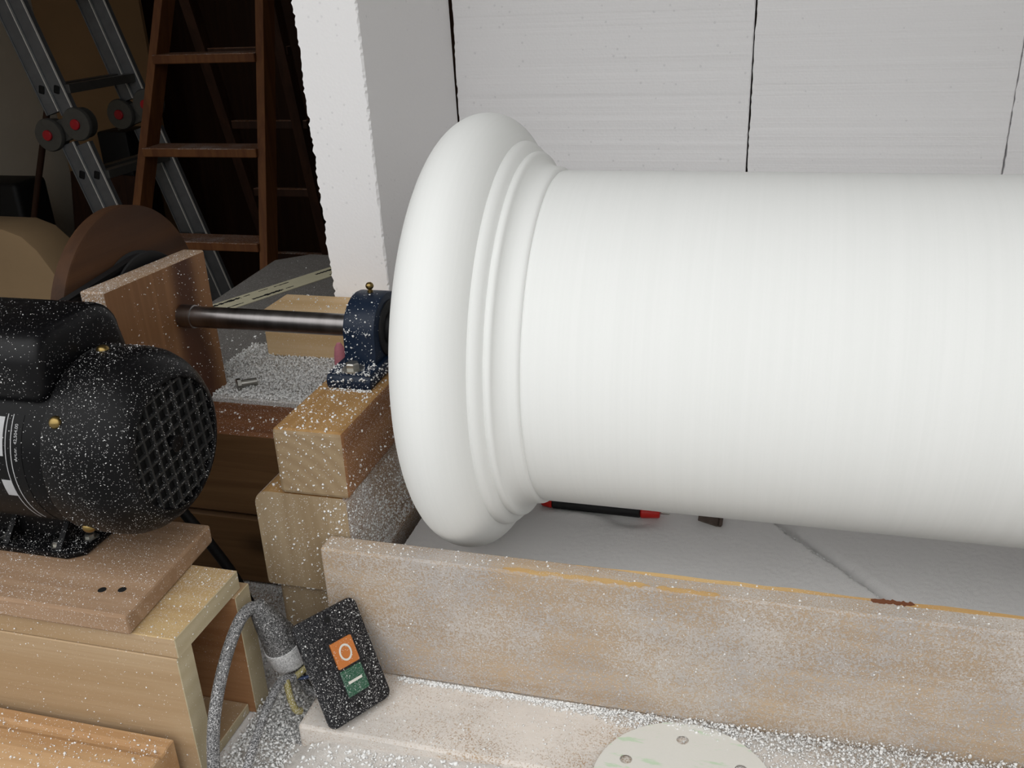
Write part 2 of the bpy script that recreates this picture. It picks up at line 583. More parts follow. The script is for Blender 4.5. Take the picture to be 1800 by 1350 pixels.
def text_bm(s, size, extrude=.0001):
    cu = bpy.data.curves.new('text', 'FONT')
    cu.body = s
    cu.size = size
    cu.extrude = extrude
    cu.align_x = 'CENTER'; cu.align_y = 'CENTER'
    ob = bpy.data.objects.new('text_tmp', cu)
    COL.objects.link(ob)
    dg = bpy.context.evaluated_depsgraph_get()
    me = bpy.data.meshes.new_from_object(ob.evaluated_get(dg))
    bm = bmesh.new(); bm.from_mesh(me)
    bpy.data.objects.remove(ob); bpy.data.meshes.remove(me); bpy.data.curves.remove(cu)
    return bm

# ------------------------------------------------------------------ crumbs of foam
_oct = np.array([(1, 0, 0), (-1, 0, 0), (0, 1, 0), (0, -1, 0), (0, 0, 1), (0, 0, -1)], float)
_octf = np.array([(0, 2, 4), (2, 1, 4), (1, 3, 4), (3, 0, 4), (2, 0, 5), (1, 2, 5), (3, 1, 5), (0, 3, 5)])

def crumbs(name, label, pts, size, mat='crumb', cat='foam crumbs'):
    pts = np.asarray(pts, float)
    N = len(pts)
    size = np.asarray(size, float).reshape(N, 1, 1)
    V = _oct[None] * rng.uniform(.45, 1.15, (N, 6, 1)) * size
    V = V + rng.normal(0, .22, (N, 6, 3)) * size
    ang = rng.uniform(0, 2 * PI, (N, 3))
    c, s = np.cos(ang), np.sin(ang)
    Rz = np.zeros((N, 3, 3)); Rz[:, 0, 0] = c[:, 0]; Rz[:, 0, 1] = -s[:, 0]; Rz[:, 1, 0] = s[:, 0]; Rz[:, 1, 1] = c[:, 0]; Rz[:, 2, 2] = 1
    Rx = np.zeros((N, 3, 3)); Rx[:, 0, 0] = 1; Rx[:, 1, 1] = c[:, 1]; Rx[:, 1, 2] = -s[:, 1]; Rx[:, 2, 1] = s[:, 1]; Rx[:, 2, 2] = c[:, 1]
    V = np.einsum('nij,nkj->nki', Rz @ Rx, V) + pts[:, None, :]
    org = np.array([*(pts[:, :2].mean(0)), pts[:, 2].min()])
    V = (V - org).reshape(-1, 3)
    F = (_octf[None] + 6 * np.arange(N)[:, None, None]).reshape(-1, 3)
    me = bpy.data.meshes.new(name)
    me.vertices.add(len(V)); me.vertices.foreach_set('co', V.ravel().astype(np.float32))
    me.loops.add(len(F) * 3); me.loops.foreach_set('vertex_index', F.ravel().astype(np.int32))
    me.polygons.add(len(F))
    me.polygons.foreach_set('loop_start', (np.arange(len(F)) * 3).astype(np.int32))
    me.update(calc_edges=True); me.validate()
    me.materials.append(M[mat])
    o = bpy.data.objects.new(name, me)
    o.location = org
    COL.objects.link(o)
    return tag(o, label, cat, None, 'stuff')

def sizes(n, lo, hi, p=3.0):
    return lo + (hi - lo) * rng.uniform(0, 1, n) ** p

def quad(n, o, u, v, keep=None):
    """n random points on the parallelogram o + a*u + b*v; keep(a,b) gives the local density 0..1"""
    o, u, v = map(np.array, (o, u, v))
    a = rng.uniform(0, 1, n); b = rng.uniform(0, 1, n)
    if keep is not None:
        k = rng.uniform(0, 1, n) < keep(a, b)
        a, b = a[k], b[k]
    return o + a[:, None] * u + b[:, None] * v

def patchy(a, b, f=5.0, seed=0.0, lo=.15):
    s = np.sin(a * f * 2.3 + seed) * np.cos(b * f * 1.7 + seed * 2) + np.sin((a + b) * f * 1.3 + seed * 3)
    return np.clip(lo + (s + .6) * .45, lo, 1)

# =================================================================== STRUCTURE: workshop shell
def struct(o):
    o['kind'] = 'structure'
    return o

YD = -.62
struct(box('floor', (-2.6, 2.2), (YD, 3.0), (-.1, 0), 'concrete', bevel=0))
struct(box('floor_yard', (-14, 15), (-16, YD), (-.12, -.02), 'yard', bevel=0))
struct(box('ceiling', (-2.6, 2.2), (YD, 3.0), (2.75, 2.83), 'roof', bevel=0))
struct(box('wall_left', (-2.6, -2.5), (YD, 3.0), (0, 2.75), 'plaster', bevel=0))
struct(box('wall_right', (2.1, 2.2), (YD, 3.0), (0, 2.75), 'plaster', bevel=0))
struct(box('wall_back', (-2.5, 2.1), (2.9, 3.0), (0, 2.75), 'panel_brown', bevel=0))
bm = bm_box((-2.5, -1.7), (YD, YD + .08), (0, 2.75), 0)
bm_box((1.35, 2.1), (YD, YD + .08), (0, 2.75), 0, bm=bm)  # unseen; door opening narrowed on this side to cut sky light from the right
bm_box((-1.7, 1.35), (YD, YD + .08), (2.65, 2.75), 0, bm=bm)
struct(add('wall_front', bm, 'plaster'))
# unseen wall across the yard, added to block the low sky
struct(box('wall_sky_block', (-14, 15), (-10.2, -10), (0, 2.4), 'concrete', bevel=0))

# =================================================================== BENCH AND LATHE FRAME
AZ = 1.10

t = thing('lathe_bench', 'long wooden bench carrying the home-made foam lathe', 'bench', (.55, .15, 0))
box('bench_top', (-.72, 1.9), (-.44, .76), (.735, .77), 'bench', t, .002)
for lx in (-.66, 1.8):
    for ly in (-.38, .68):
        box('leg', (lx, lx + .07), (ly, ly + .07), (0, .735), 'apron', t, .002)

# rear rail under the head stock: two stacked planks
tag(box('rail_beam', (-.68, .068), (-.05, .026), (.8705, .982), ['apron', 'apron_top'], bevel=.004,
        rule=lambda n: 1 if n.z > .5 else 0),
    'dark brown timber rail with crumbs on top, between motor and stacked blocks', 'beam')
tag(box('rail_plank', (-.68, .068), (-.047, .026), (.771, .867), 'apron', bevel=.004),
    'brown knotty plank lying below the dark rail behind the motor stand', 'plank')

# stacked timbers of the head stock (end grain towards the camera)
def timber(name, x, y, z, mats, label, bevel=.004, seg=2):
    o = box(name, x, y, z, mats, None, bevel, seg, rule=lambda n: 2 if n.y < -.6 else (1 if abs(n.x) > .6 else 0))
    return tag(o, label, 'timber')

timber('timber_block', (.104, .177), (-.172, .135), (.986, 1.057), ['timber_top', 'timber_side', 'timber_end'],
       'square timber under the blue bearing, ringed end grain facing forward')
def low_timber():
    r, x0, x1, z0, z1 = .016, .072, .172, .874, .985
    poly = [(x0 + .002, z0), (x1 - .002, z0), (x1, z0 + .002), (x1, z1 - .004), (x1 - .004, z1)] + \
           [(x0 + r + r * math.cos(u), z1 - r + r * math.sin(u)) for u in np.linspace(PI / 2, PI, 7)] + [(x0, z0 + .002)]
    bm = prism_bm(poly, -.170, .16, 'Y')
    face_mats(bm, lambda n: 2 if n.y < -.6 else (1 if abs(n.x) > .6 else 0))
    tag(add('timber_block', bm, ['timber_top', 'timber_low_side', 'timber_low']), 'wide timber with rounded corner, second from the top of the stack', 'timber')
low_timber()
timber('timber_block', (.080, .168), (-.164, .16), (.771, .873), ['timber_top', 'timber_low_side', 'timber_low'],
       'lowest timber of the stack, behind the black switch', .004)

# front plank on edge, with its worn bare edges
t = thing('front_plank', 'dust-coated long plank standing on edge in front of the white column', 'plank', (.9, -.185, .80))
bm = bm_box((.152, 1.85), (-.1965, -.1725), (.8002, .944), .0022, 2)
add('board', bm, 'plank_dusty', t)
# bare yellow strips rubbed clean along both upper edges
def strip(x0, x1, y0, y1, z, mat, nm, par, n=60, wob=.0012, h=.0012):
    bm = bmesh.new()
    a, b, c, d = [], [], [], []
    for i in range(n + 1):
        u = i / n
        x = x0 + (x1 - x0) * u
        taper = min(1, u / .06, (1 - u) / .06)
        w0 = y0 + (random.uniform(-1, 1) * wob) + (y1 - y0) * .5 * (1 - taper)
        w1 = y1 + (random.uniform(-1, 1) * wob) - (y1 - y0) * .5 * (1 - taper)
        a.append(bm.verts.new((x, w0, z - h))); b.append(bm.verts.new((x, w0, z)))
        c.append(bm.verts.new((x, w1, z))); d.append(bm.verts.new((x, w1, z - h)))
    for i in range(n):
        for p, q in ((a, b), (b, c), (c, d), (d, a)):
            bm.faces.new((p[i], p[i + 1], q[i + 1], q[i]))
    for i in (0, n):
        bm.faces.new((a[i], b[i], c[i], d[i]))
    return add(nm, bm, mat, par)
tag(strip(.40, 1.84, -.1768, -.1722, .9444, 'bare_pine', 'bare_edge', t), 'bare yellow wood edge')
tag(strip(.655, .690, -.1772, -.1722, .9448, 'stain_chip', 'stained_chip', t, 20), 'red-brown chipped patch')
tag(strip(.335, .47, -.1955, -.1905, .9444, 'bare_pine', 'bare_edge', t, 30, .0012), 'bare yellow wood edge')
tag(strip(.475, .53, -.1958, -.1915, .9444, 'bare_pine', 'bare_edge', t, 20, .001), 'bare yellow wood edge')

# ledge board
tag(box('ledge_board', (.150, 1.85), (-.281, -.1730), (.772, .80), 'ledge_dusty', bevel=.003, seg=2),
    'low flat dusty board along the foot of the front plank', 'board')

# bed boards under the column with a diagonal gap
gx0, gy0, gx1, gy1 = .583, .061, .6815, -.054
gd = Vector((gx1 - gx0, gy1 - gy0)).normalized()
def gap_x(y, off=0):           # x of the gap line at depth y
    return gx0 + (y - gy0) * gd.x / gd.y + off
for nm, poly, lab in (
    ('bed_board', [(.178, -.1715), (gap_x(-.1715, -.002), -.1715), (gap_x(.30, -.002), .30), (.178, .30)],
     'bed board left of the diagonal gap, buried in white dust'),
    ('bed_board', [(gap_x(-.1715, .012), -.1715), (1.85, -.1715), (1.85, .75), (gap_x(.30, .012), .75), (gap_x(.30, .012), .30)],
     'bed board right of the diagonal gap, buried in white dust')):
    tag(add(nm, prism_bm(poly, .772, .838, 'Z'), 'bench'), lab, 'board')

def dust_field():
    """powder lying on the bed, with the crack over the diagonal gap and a hollow around the buried tool"""
    xs = np.arange(.179, 1.30, .0022); ys = np.arange(-.1715, .215, .0022)
    Xg, Yg = np.meshgrid(xs, ys, indexing='ij')
    nrm = np.array((gd.y, -gd.x))
    if nrm[0] < 0: nrm = -nrm
    d = (Xg - gx0) * nrm[0] + (Yg - gy0) * nrm[1]
    wob = .0007 * np.sin(Yg * 170) + .0004 * np.sin(Yg * 510 + 1) + rng.normal(0, .0005, Xg.shape)
    d = d + wob
    Z = .8625 + .0022 * np.sin(Xg * 9 + 1) * np.cos(Yg * 14) + .0012 * np.sin(Xg * 31) * np.sin(Yg * 27 + 2) + rng.normal(0, .00028, Xg.shape)
    g = np.where((d > 0) & (d <= .0035), -.019, np.where((d > .0035) & (d < .017), -.0170 * (1 - ((d - .0035) / .0135) ** 1.3), 0))
    fade = np.clip((.13 - Yg) / .04, 0, 1)
    Z = Z + g * fade
    # hollow in front of the tool
    Z = Z - .006 * np.exp(-((Xg - .415) / .03) ** 2 - ((Yg - .042) / .010) ** 2)
    Z = Z + .004 * np.exp(-((Xg - .36) / .05) ** 2 - ((Yg - .041) / .008) ** 2)
    nx, ny = Xg.shape
    V = np.stack([Xg, Yg, Z], -1).reshape(-1, 3)
    i = np.arange(nx - 1)[:, None] * ny + np.arange(ny - 1)[None]
    F = np.stack([i, i + ny, i + ny + 1, i + 1], -1).reshape(-1, 4)
    dm = (d > -.0005) & (d <= .0046) & (fade > .35)
    F = F[~dm.reshape(-1)[F[:, 0]]]
    # skirt so that the powder has body
    me = bpy.data.meshes.new('foam_powder')
    org = np.array((.7, 0, .851))
    me.from_pydata([tuple(v) for v in (V - org)], [], [tuple(map(int, f)) for f in F])
    for p in me.polygons: p.use_smooth = True
    me.materials.append(M['powder'])
    o = bpy.data.objects.new('foam_powder', me)
    o.location = org
    COL.objects.link(o)
    tag(o, 'thick white foam powder covering the bed under the column', 'foam dust', None, 'stuff')
dust_field()

# =================================================================== FOAM ENCLOSURE
def rough_board(name, x, y, z, mat, label, n=120, jit=.0006, lean=0.0, chip=.003):
    """foam slab with ragged vertical edges, the faces themselves stay flat"""
    bm = bmesh.new()
    rings = []
    walk = 0.0
    for i in range(n + 1):
        zz = z[0] + (z[1] - z[0]) * i / n
        walk = walk * .9 + random.gauss(0, jit * .5)
        dx = lean * (zz - 1.1)
        c = chip * random.uniform(.2, 1.0)
        ring = [(x[0] + walk + random.gauss(0, jit), y[0]), (x[1] - c, y[0]), (x[1], y[0] + c), (x[1], y[1]), (x[0], y[1])]
        rings.append([bm.verts.new((px + dx, py, zz)) for px, py in ring])
    for i in range(n):
        for k in range(5):
            m = (k + 1) % 5
            bm.faces.new((rings[i][k], rings[i][m], rings[i + 1][m], rings[i + 1][k]))
    bm.faces.new(rings[0]); bm.faces.new(rings[-1])
    return tag(add(name, bm, mat), label, 'foam board')

rough_board('foam_board', (-.0235, .0605), (.24, .586), (.967, 1.86), 'eps_rough',
            'thick white foam slab standing on end beside the blue bearing', 240, .0009, -.018, .0035)
rough_board('foam_board', (.060, .513), (.588, .668), (.967, 1.86), 'eps',
            'white foam board behind the column base, leftmost of the back row', 160, .0004, 0, .002)
rough_board('foam_board', (.5150, .868), (.588, .668), (.839, 1.86), 'eps',
            'white foam board behind the column, between the two dark seams', 160, .0004, 0, .002)
rough_board('foam_board', (.8700, 1.33), (.588, .668), (.839, 1.86), 'eps',
            'white foam board at the right edge of the picture, behind the column', 160, .0004, 0, .002)

# =================================================================== TURNED COLUMN
t = thing('foam_column', 'large white turned foam column lying on the lathe', 'column', (.9, 0, AZ - .223))
xc, a_ = .276, .036
tor = [(.2400, .020), (.2400, .16)] + [(xc - a_ * math.cos(u), .187 + a_ * math.sin(u)) for u in np.linspace(0, PI - .16, 40)]
tor += [(.3105, .1915)]
add('torus_ring', revolve_bm(tor, (0, 0, AZ), 'X', 192), 'column', t, True)
mould = [(.3085, .170), (.3088, .1935), (.3098, .1955), (.3125, .1962), (.3155, .1955), (.3185, .1932), (.3205, .1900), (.3217, .1866),
         (.3225, .1852), (.3240, .1858), (.3262, .1861), (.3282, .1853), (.3292, .1835), (.3294, .1810),
         (.3302, .1790), (.3320, .1765), (.3350, .1742), (.3390, .1726), (.3440, .1718), (.3475, .1714),
         (.3492, .1706), (.3502, .1690), (.3504, .1672)]
add('moulding', revolve_bm(mould, (0, 0, AZ), 'X', 192), 'column', t, True)
shaft = [(.3495, .150), (.3500, .1670), (.3520, .1677), (.3560, .1680), (.40, .1680), (.6, .1680), (1.0, .1680), (1.5, .1680)]
add('shaft', revolve_bm(shaft, (0, 0, AZ), 'X', 192), 'column', t, True)

# =================================================================== DRIVE
t = thing('drive_shaft', 'dark steel shaft carrying a brown wooden wheel, running into the blue bearing', 'shaft', (.05, 0, AZ - .0125))
DRIVE = t
add('rod', revolve_bm([(-.18, .0110), (-.179, .0122), (.238, .0122), (.239, .0110)], (0, 0, AZ), 'X', 48), 'steel', t, True)
add('collar', revolve_bm([(-.0945, .0128), (-.0940, .0135), (-.078, .0135), (-.0775, .0128)], (0, 0, AZ), 'X', 48), 'steel', t, True)

t = thing('pillow_bearing', 'navy blue cast pillow-block bearing bolted to the timber block', 'bearing', (.14, 0, 1.057))
arch = [(-.046, 1.071), (-.043, 1.085)] + [(-.0425 * math.cos(u), 1.102 + .0372 * math.sin(u)) for u in np.linspace(.05, PI - .05, 22)] + [(.043, 1.085), (.046, 1.071)]
add('housing', prism_bm(arch, .125, .1615, 'X', .003, 2), 'blue', t, True)
base = [(-.0735, 1.0572), (-.0745, 1.066), (-.071, 1.0715), (-.066, 1.0735), (.066, 1.0735), (.071, 1.0715), (.0745, 1.066), (.0735, 1.0572)]
add('foot', prism_bm(base, .1165, .1660, 'X', .0022, 2), 'blue', t, True)
for s in (-1, 1):
    b = hexbolt_bm(.0075, .0065, .0115)
    xform(b, Matrix.Translation((.141, s * .0585, 1.0735)))
    tag(add('bolt', b, 'zinc', t, True), 'steel hex bolt with washer')
rim = [(.160, .031), (.1635, .031), (.1650, .029), (.1650, .024), (.1630, .023), (.1630, .0185), (.1670, .0175), (.1720, .0172), (.1730, .0160), (.1730, .0122)]
add('bearing_insert', revolve_bm(rim, (0, 0, AZ), 'X', 48), 'blackrub', t, True)
add('grease_nipple', join(revolve_bm([(1.1380, .0030), (1.1415, .0030), (1.1417, .0019), (1.1430, .0018)], (.143, 0, 0), 'Z', 12),
                          revolve_bm([(1.1420, .0018)] + [(1.1463 + .0042 * math.sin(u), .0044 * math.cos(u)) for u in np.linspace(-1.1, 1.4, 9)], (.143, 0, 0), 'Z', 16)),
    'brass', t, True)

# upright board between motor and bearing
bm = bm_box((-.1235, -.0955), (-.120, .0655), (.983, 1.1635), .0018, 1)
for v in bm.verts:
    if v.co.z > 1.1: v.co.z -= (v.co.y + .03) * .035
face_mats(bm, lambda n: 1 if (n.z > .5 or n.y < -.5) else 0)
tag(add('upright_board', bm, ['upright', 'upright_edge']), 'reddish brown upright board with dark streaks that the shaft passes through', 'board')

t = DRIVE
add('wooden_wheel', revolve_bm([(-.1690, .030), (-.1690, .1225), (-.1675, .1245), (-.1515, .1245), (-.1500, .1225), (-.1500, .030)], (0, 0, AZ), 'X', 96), 'wheel_wood', t, True)
pul = [(-.1495, .015), (-.1495, .0720), (-.1480, .0735), (-.1470, .0720), (-.1420, .0640), (-.1390, .0640), (-.1340, .0720), (-.1330, .0735), (-.1315, .0720), (-.1315, .058), (-.1370, .050), (-.1370, .015)]
add('pulley', revolve_bm(pul, (0, 0, AZ), 'X', 72), 'blackrub', t, True)

def belt(x, c1, r1, c2, r2, w=.010, th=.005):
    c1, c2 = Vector(c1), Vector(c2)      # (y,z)
    d = c2 - c1; L = d.length; base_a = math.atan2(d.y, d.x)
    off = math.acos((r1 - r2) / L)
    pts = []
    for i in range(41):
        a = base_a + off + (2 * PI - 2 * off) * i / 40
        pts.append((c1.x + r1 * math.cos(a), c1.y + r1 * math.sin(a), math.cos(a), math.sin(a)))
    for i in range(25):
        a = base_a - off + 2 * off * i / 24
        pts.append((c2.x + r2 * math.cos(a), c2.y + r2 * math.sin(a), math.cos(a), math.sin(a)))
    bm = bmesh.new(); R = []
    for y, z, ny, nz in pts:
        R.append([bm.verts.new((x + dx, y + ny * o, z + nz * o)) for dx, o in ((-w * .35, 0), (w * .35, 0), (w / 2, th), (-w / 2, th))])
    n = len(R)
    for i in range(n):
        j = (i + 1) % n
        for k in range(4):
            m = (k + 1) % 4
            bm.faces.new((R[i][k], R[i][m], R[j][m], R[j][k]))
    return bm
tag(add('drive_belt', belt(-.1405, (0, AZ), .0655, (-.117, 1.131), .0225), 'blackrub', None, True), 'black rubber belt running over the dark pulley', 'belt')
t = thing('idler_pulley', 'small black pulley at the front end of the belt, behind the motor', 'pulley', (-.14, -.117, .985))
add('pulley_rim', revolve_bm([(-.1480, .006), (-.1480, .027), (-.1425, .0215), (-.1385, .0215), (-.1330, .027), (-.1330, .006)], (0, -.117, 1.131), 'X', 40), 'blackrub', t, True)
box('bracket', (-.1500, -.1460), (-.128, -.106), (.983, 1.125), 'blackrub', t, .001)

# =================================================================== WORKTOP BEHIND
t = thing('side_worktop', 'dark grey worktop behind the shaft', 'worktop', (-.1, .4, .77))
gp = [(-.330, .0275), (.066, .0275), (.066, .17), (.168, .17), (.168, .712), (-.300, .712), (-.352, .665), (-.335, .40)]
add('top', prism_bm(gp, .945, .9665, 'Z'), 'grey_top', t)
for lx, lys in ((-.31, (.05, .62)), (.005, (.05,)), (.10, (.62,))):
    for ly in lys:
        box('leg', (lx, lx + .05), (ly, ly + .05), (.771, .945), 'apron', t, .002)

tag(add('dusted_sheet', prism_bm([(-.137, .0285), (.069, .0285), (.069, .205), (-.137, .205)], .967, .985, 'Z', .001, 1), 'dust_plate'),
    'pale board thickly covered in foam crumbs, behind the dark rail', 'board')
# printed strip lying on the grey worktop
def strip_pt(u, v):
    a = Vector((-.318, .365)); b = Vector((-.188, .655))
    d = (b - a); n = Vector((d.y, -d.x)).normalized()
    p = a + d * u + n * v
    return p
t = thing('printed_strip', 'cream strip with black print lying across the grey worktop', 'strip', (-.26, .5, .967))
p0, p1, p2, p3 = strip_pt(-.04, -.020), strip_pt(1.25, -.020), strip_pt(1.25, .026), strip_pt(-.04, .026)
add('band', prism_bm([tuple(p) for p in (p0, p1, p2, p3)], .967, .9682, 'Z'), 'tape', t)
def ink(u0, u1, v0, v1):
    P = [strip_pt(u0, v0), strip_pt(u1, v0), strip_pt(u1, v1), strip_pt(u0, v1)]
    return prism_bm([tuple(p) for p in P], .9682, .9685, 'Z')
rr = random.Random(3)
for (u0, u1, v, hh) in ((.05, .24, -.010, .0085), (.26, .30, -.010, .003), (.10, .20, .017, .0035), (.26, .46, .0155, .0085), (.48, .53, .0155, .003),
                        (.36, .42, -.011, .0015), (.46, .56, -.010, .003), (.74, .90, -.005, .0085), (.78, .86, .018, .003), (.92, .99, -.006, .003), (.93, 1.03, .0155, .0085)):
    lo_, hi_ = [], []
    u = u0
    while u < u1:
        w = rr.uniform(.005, .012)
        h = hh * rr.uniform(.25, 1.0)
        for q in (u, min(u + w, u1)):
            lo_.append((q, v - h / 2)); hi_.append((q, v + h / 2 + rr.uniform(0, .0008)))
        u += w + .0004
    poly = [tuple(strip_pt(*p)) for p in lo_] + [tuple(strip_pt(*p)) for p in reversed(hi_)]
    add('print', prism_bm(poly, .9682, .9685, 'Z'), 'ink', t)

tag(box('pine_block', (-.0925, .062), (.165, .2365), (.9855, 1.050), 'block_pine', bevel=.002, seg=2),
    'pale square pine block lying behind the steel shaft', 'block')
# pink ear-plug shaped foam piece
tag(add('foam_plug', revolve_bm([(.9855, .0062), (.9880, .0078), (1.005, .0082), (1.018, .0074), (1.028, .0058), (1.0335, .0025)], (.0435, .108, 0), 'Z', 20), 'pink', None, True),
    'small pink foam plug standing beside the bearing', 'foam plug')
# bolt lying on the dusted sheet
t = thing('loose_bolt', 'steel hex bolt lying in the crumbs by the upright board', 'bolt', (-.066, .062, .986))
bm = revolve_bm([(0, .0072), (.0045, .0075), (.0055, .006)], (0, 0, 0), 'Z', 6)
mt = axis_matrix((-.070, .0555, .9925), (-.62, -.55, .05))
add('head', xform(bm, mt), 'zinc', t)
bm = revolve_bm([(-.020, .0040), (-.0195, .0047), (0, .0047)], (0, 0, 0), 'Z', 16)
add('shank', xform(bm, mt), 'zinc', t, True)

# =================================================================== MOTOR STAND
t = thing('motor_stand', 'open-ended pine box carrying the motor board', 'stand', (-.2, -.285, .771))
endrule = lambda n: 1 if n.x > .6 else (2 if n.z > .6 else 0)
box('top_plank', (-.60, .081), (-.336, -.232), (.912, .9325), ['box_pine', 'box_end', 'box_pine_top'], t, .0006, 1, endrule)
box('front_plank', (-.60, .0795), (-.337, -.314), (.771, .9115), ['box_pine', 'box_end', 'box_pine'], t, .0006, 1, endrule)
box('back_plank', (-.60, .084), (-.247, -.222), (.771, .9115), ['box_inner', 'box_end', 'box_pine'], t, .0006, 1, endrule)
box('base_plank', (-.60, .076), (-.3135, -.2475), (.771, .782), ['box_inner', 'box_end', 'box_pine'], t, .0006, 1, endrule)

bm = bm_box((-.60, .040), (-.340, -.192), (.933, .953), .0025, 2)
for v in bm.verts:
    v.co.x -= (v.co.y + .34) * .06
mb = tag(add('mounting_board', bm, 'mount'), 'brown board sprinkled with white dust under the black motor', 'board')
for hx, hy in ((-.006, -.310), (.012, -.306)):
    bm = revolve_bm([(.9525, .0040), (.9531, .0038), (.9533, .0028)], (hx, hy, 0), 'Z', 18)
    tag(add('painted_hole', bm, 'cavity_shade', mb, True), 'dark hole mark, its depth painted as a black disc')  # solid disc on the surface, the hole's shade is its colour

t = thing('front_batten', 'grooved yellow batten at the bottom left corner, in front of the motor stand', 'batten', (-.25, -.37, .771))
add('batten', prism_bm([(-.405, .771), (-.345, .771), (-.345, .826), (-.357, .826), (-.359, .8235), (-.365, .8235), (-.367, .8255), (-.384, .8255), (-.405, .818)], -.6, .064, 'X', .0012, 1),
    'batten', t)

# =================================================================== MOTOR
MY, MZ = -.23, 1.065
t = thing('electric_motor', 'black electric motor sprinkled with white foam dust', 'motor', (-.1, MY, .953))
body = [(-.215, .030), (-.215, .074), (-.205, .0815), (-.03, .0815), (-.024, .079), (-.020, .06)]
add('body', revolve_bm(body, (0, MY, MZ), 'X', 96), 'black_clean', t, True)
cov = [(-.030, .0835), (-.0305, .0862), (-.028, .0868), (.004, .0868), (.014, .0855), (.024, .0815), (.033, .0755), (.0395, .0690), (.0430, .0630), (.0432, .0610), (.0410, .0602), (.036, .0602), (.036, .001)]
cover = add('fan_cover', revolve_bm(cov, (0, MY, MZ), 'X', 96, False), ['black', 'cavity_shade'], t, True)
for p in cover.data.polygons:
    c = p.center
    if math.hypot(c.y, c.z - (MZ - .953)) < .0598:
        p.material_index = 1  # recess behind the bars painted black as shade
# lattice of the fan grille
GR, PIT, BW = .0600, .0134, .0024
def grille_bar(y0, vertical):
    half = math.sqrt(max(0, GR ** 2 - y0 ** 2))
    if vertical:
        bm = bm_box((.0378, .0422), (MY + y0 - BW / 2, MY + y0 + BW / 2), (MZ - half, MZ + half), .0004)
    else:
        bm = bm_box((.0378, .0418), (MY - half, MY + half), (MZ + y0 - BW / 2, MZ + y0 + BW / 2), .0004)
    xform(bm, Matrix.Translation((0, MY, MZ)) @ Matrix.Rotation(.10, 4, 'X') @ Matrix.Translation((0, -MY, -MZ)))
    add('grille_bar', bm, 'grille', t)
for k in range(-4, 5):
    grille_bar(k * PIT, True)
    grille_bar(k * PIT, False)
add('hub_boss', revolve_bm([(.037, .0085), (.0425, .0085), (.0432, .007), (.0432, .002)], (0, MY, MZ), 'X', 24), 'black', t, True)
for ang in (math.radians(88), math.radians(145), math.radians(222)):
    n = Vector((0, math.cos(ang), math.sin(ang)))
    p = Vector((-.018, MY, MZ)) + n * .0868
    b = dome_bm(.0058, .0042)
    xform(b, axis_matrix(p, n))
    s = add('screw', b, 'brass', t, True)
    tag(s, 'brassy dome screw')
# capacitor cover on top
cp = [(-.289, 1.120), (-.293, 1.138)] + [(-.262 + .031 * math.cos(u), 1.156 + .030 * math.sin(u)) for u in np.linspace(PI, PI / 2, 8)] + \
     [(-.205 + .031 * math.cos(u), 1.156 + .030 * math.sin(u)) for u in np.linspace(PI / 2, 0, 8)] + [(-.170, 1.138), (-.168, 1.120)]
bm = prism_bm(cp, -.215, -.033, 'X', .013, 4)
add('capacitor_cover', bm, 'black_cap', t, True)
# feet
add('foot_plate', prism_bm([(-.215, -.276), (-.070, -.276), (-.056, -.266), (-.056, -.186), (-.215, -.186)], .9535, .9600, 'Z', .0018, 2), 'black', t, True)
for x0 in (-.205, -.145, -.085):
    add('foot_rib', prism_bm([(-.272, .9600), (-.246, .9880), (-.214, .9880), (-.188, .9600)], x0, x0 + .006, 'X'), 'black', t)
box('foot_pad', (-.210, -.080), (-.252, -.208), (.9600, .9900), 'black', t, .002)
for bx, by in ((-.145, -.262), (-.120, -.238), (-.088, -.264), (-.066, -.246)):
    b = hexbolt_bm(.0048, .0036, .0068)
    tag(add('bolt', xform(b, Matrix.Translation((bx, by, .9600))), 'zinc', t, True), 'dull steel bolt')
# type label, bent round the body
def bend(bm, x0, ang0, r):
    """plane coordinates: x -> along -angle (reading upwards), y -> along X"""
    for v in bm.verts:
        a = ang0 - v.co.x / r
        rad = r + v.co.z
        v.co = Vector((x0 - v.co.y, MY + rad * math.cos(a), MZ + rad * math.sin(a)))
    return bm
def patch(a0, a1, x0, x1, r, th=.0003, n=20):
    bm = bmesh.new(); L = []
    for i in range(n + 1):
        a = a0 + (a1 - a0) * i / n
        c, s = math.cos(a), math.sin(a)
        L.append([bm.verts.new((x, MY + q * c, MZ + q * s)) for x, q in ((x0, r), (x1, r), (x1, r + th), (x0, r + th))])
    for i in range(n):
        for k in range(4):
            bm.faces.new((L[i][k], L[i][(k + 1) % 4], L[i + 1][(k + 1) % 4], L[i + 1][k]))
    bm.faces.new(L[0]); bm.faces.new(L[-1])
    return bm
A0, A1 = math.radians(142), math.radians(204)
lab = add('type_label', patch(A0, A1 + .35, -.190, -.0540, .0816), 'black_clean', t, True)
add('label_field', patch(math.radians(144), math.radians(168), -.185, -.0730, .0819), 'label', lab, True)
add('label_field', patch(math.radians(184), math.radians(196), -.080, -.0700, .0819), 'label', lab, True)
for xx in (-.0705, -.0650):
    add('label_line', patch(A0, A1 + .30, xx, xx + .0007, .0819), 'label', lab, True)
bm = text_bm('Art.nr.  42.504.00', .0045)
for f_ in bm.verts: f_.co.y = f_.co.y
bend(bm, -.0598, math.radians(159), .0820)
add('label_text', bm, 'label', lab)

# black lead running from the motor down to the bench
tag(add('motor_lead', tube_bm(spline([(-.085, -.125, .960), (-.064, -.110, .910), (-.041, -.100, .858), (-.024, -.095, .818), (-.010, -.095, .784), (.01, -.11, .7772)], 8), .0060), 'blackrub', None, True),
    'short black lead hanging behind the mounting board', 'cable')

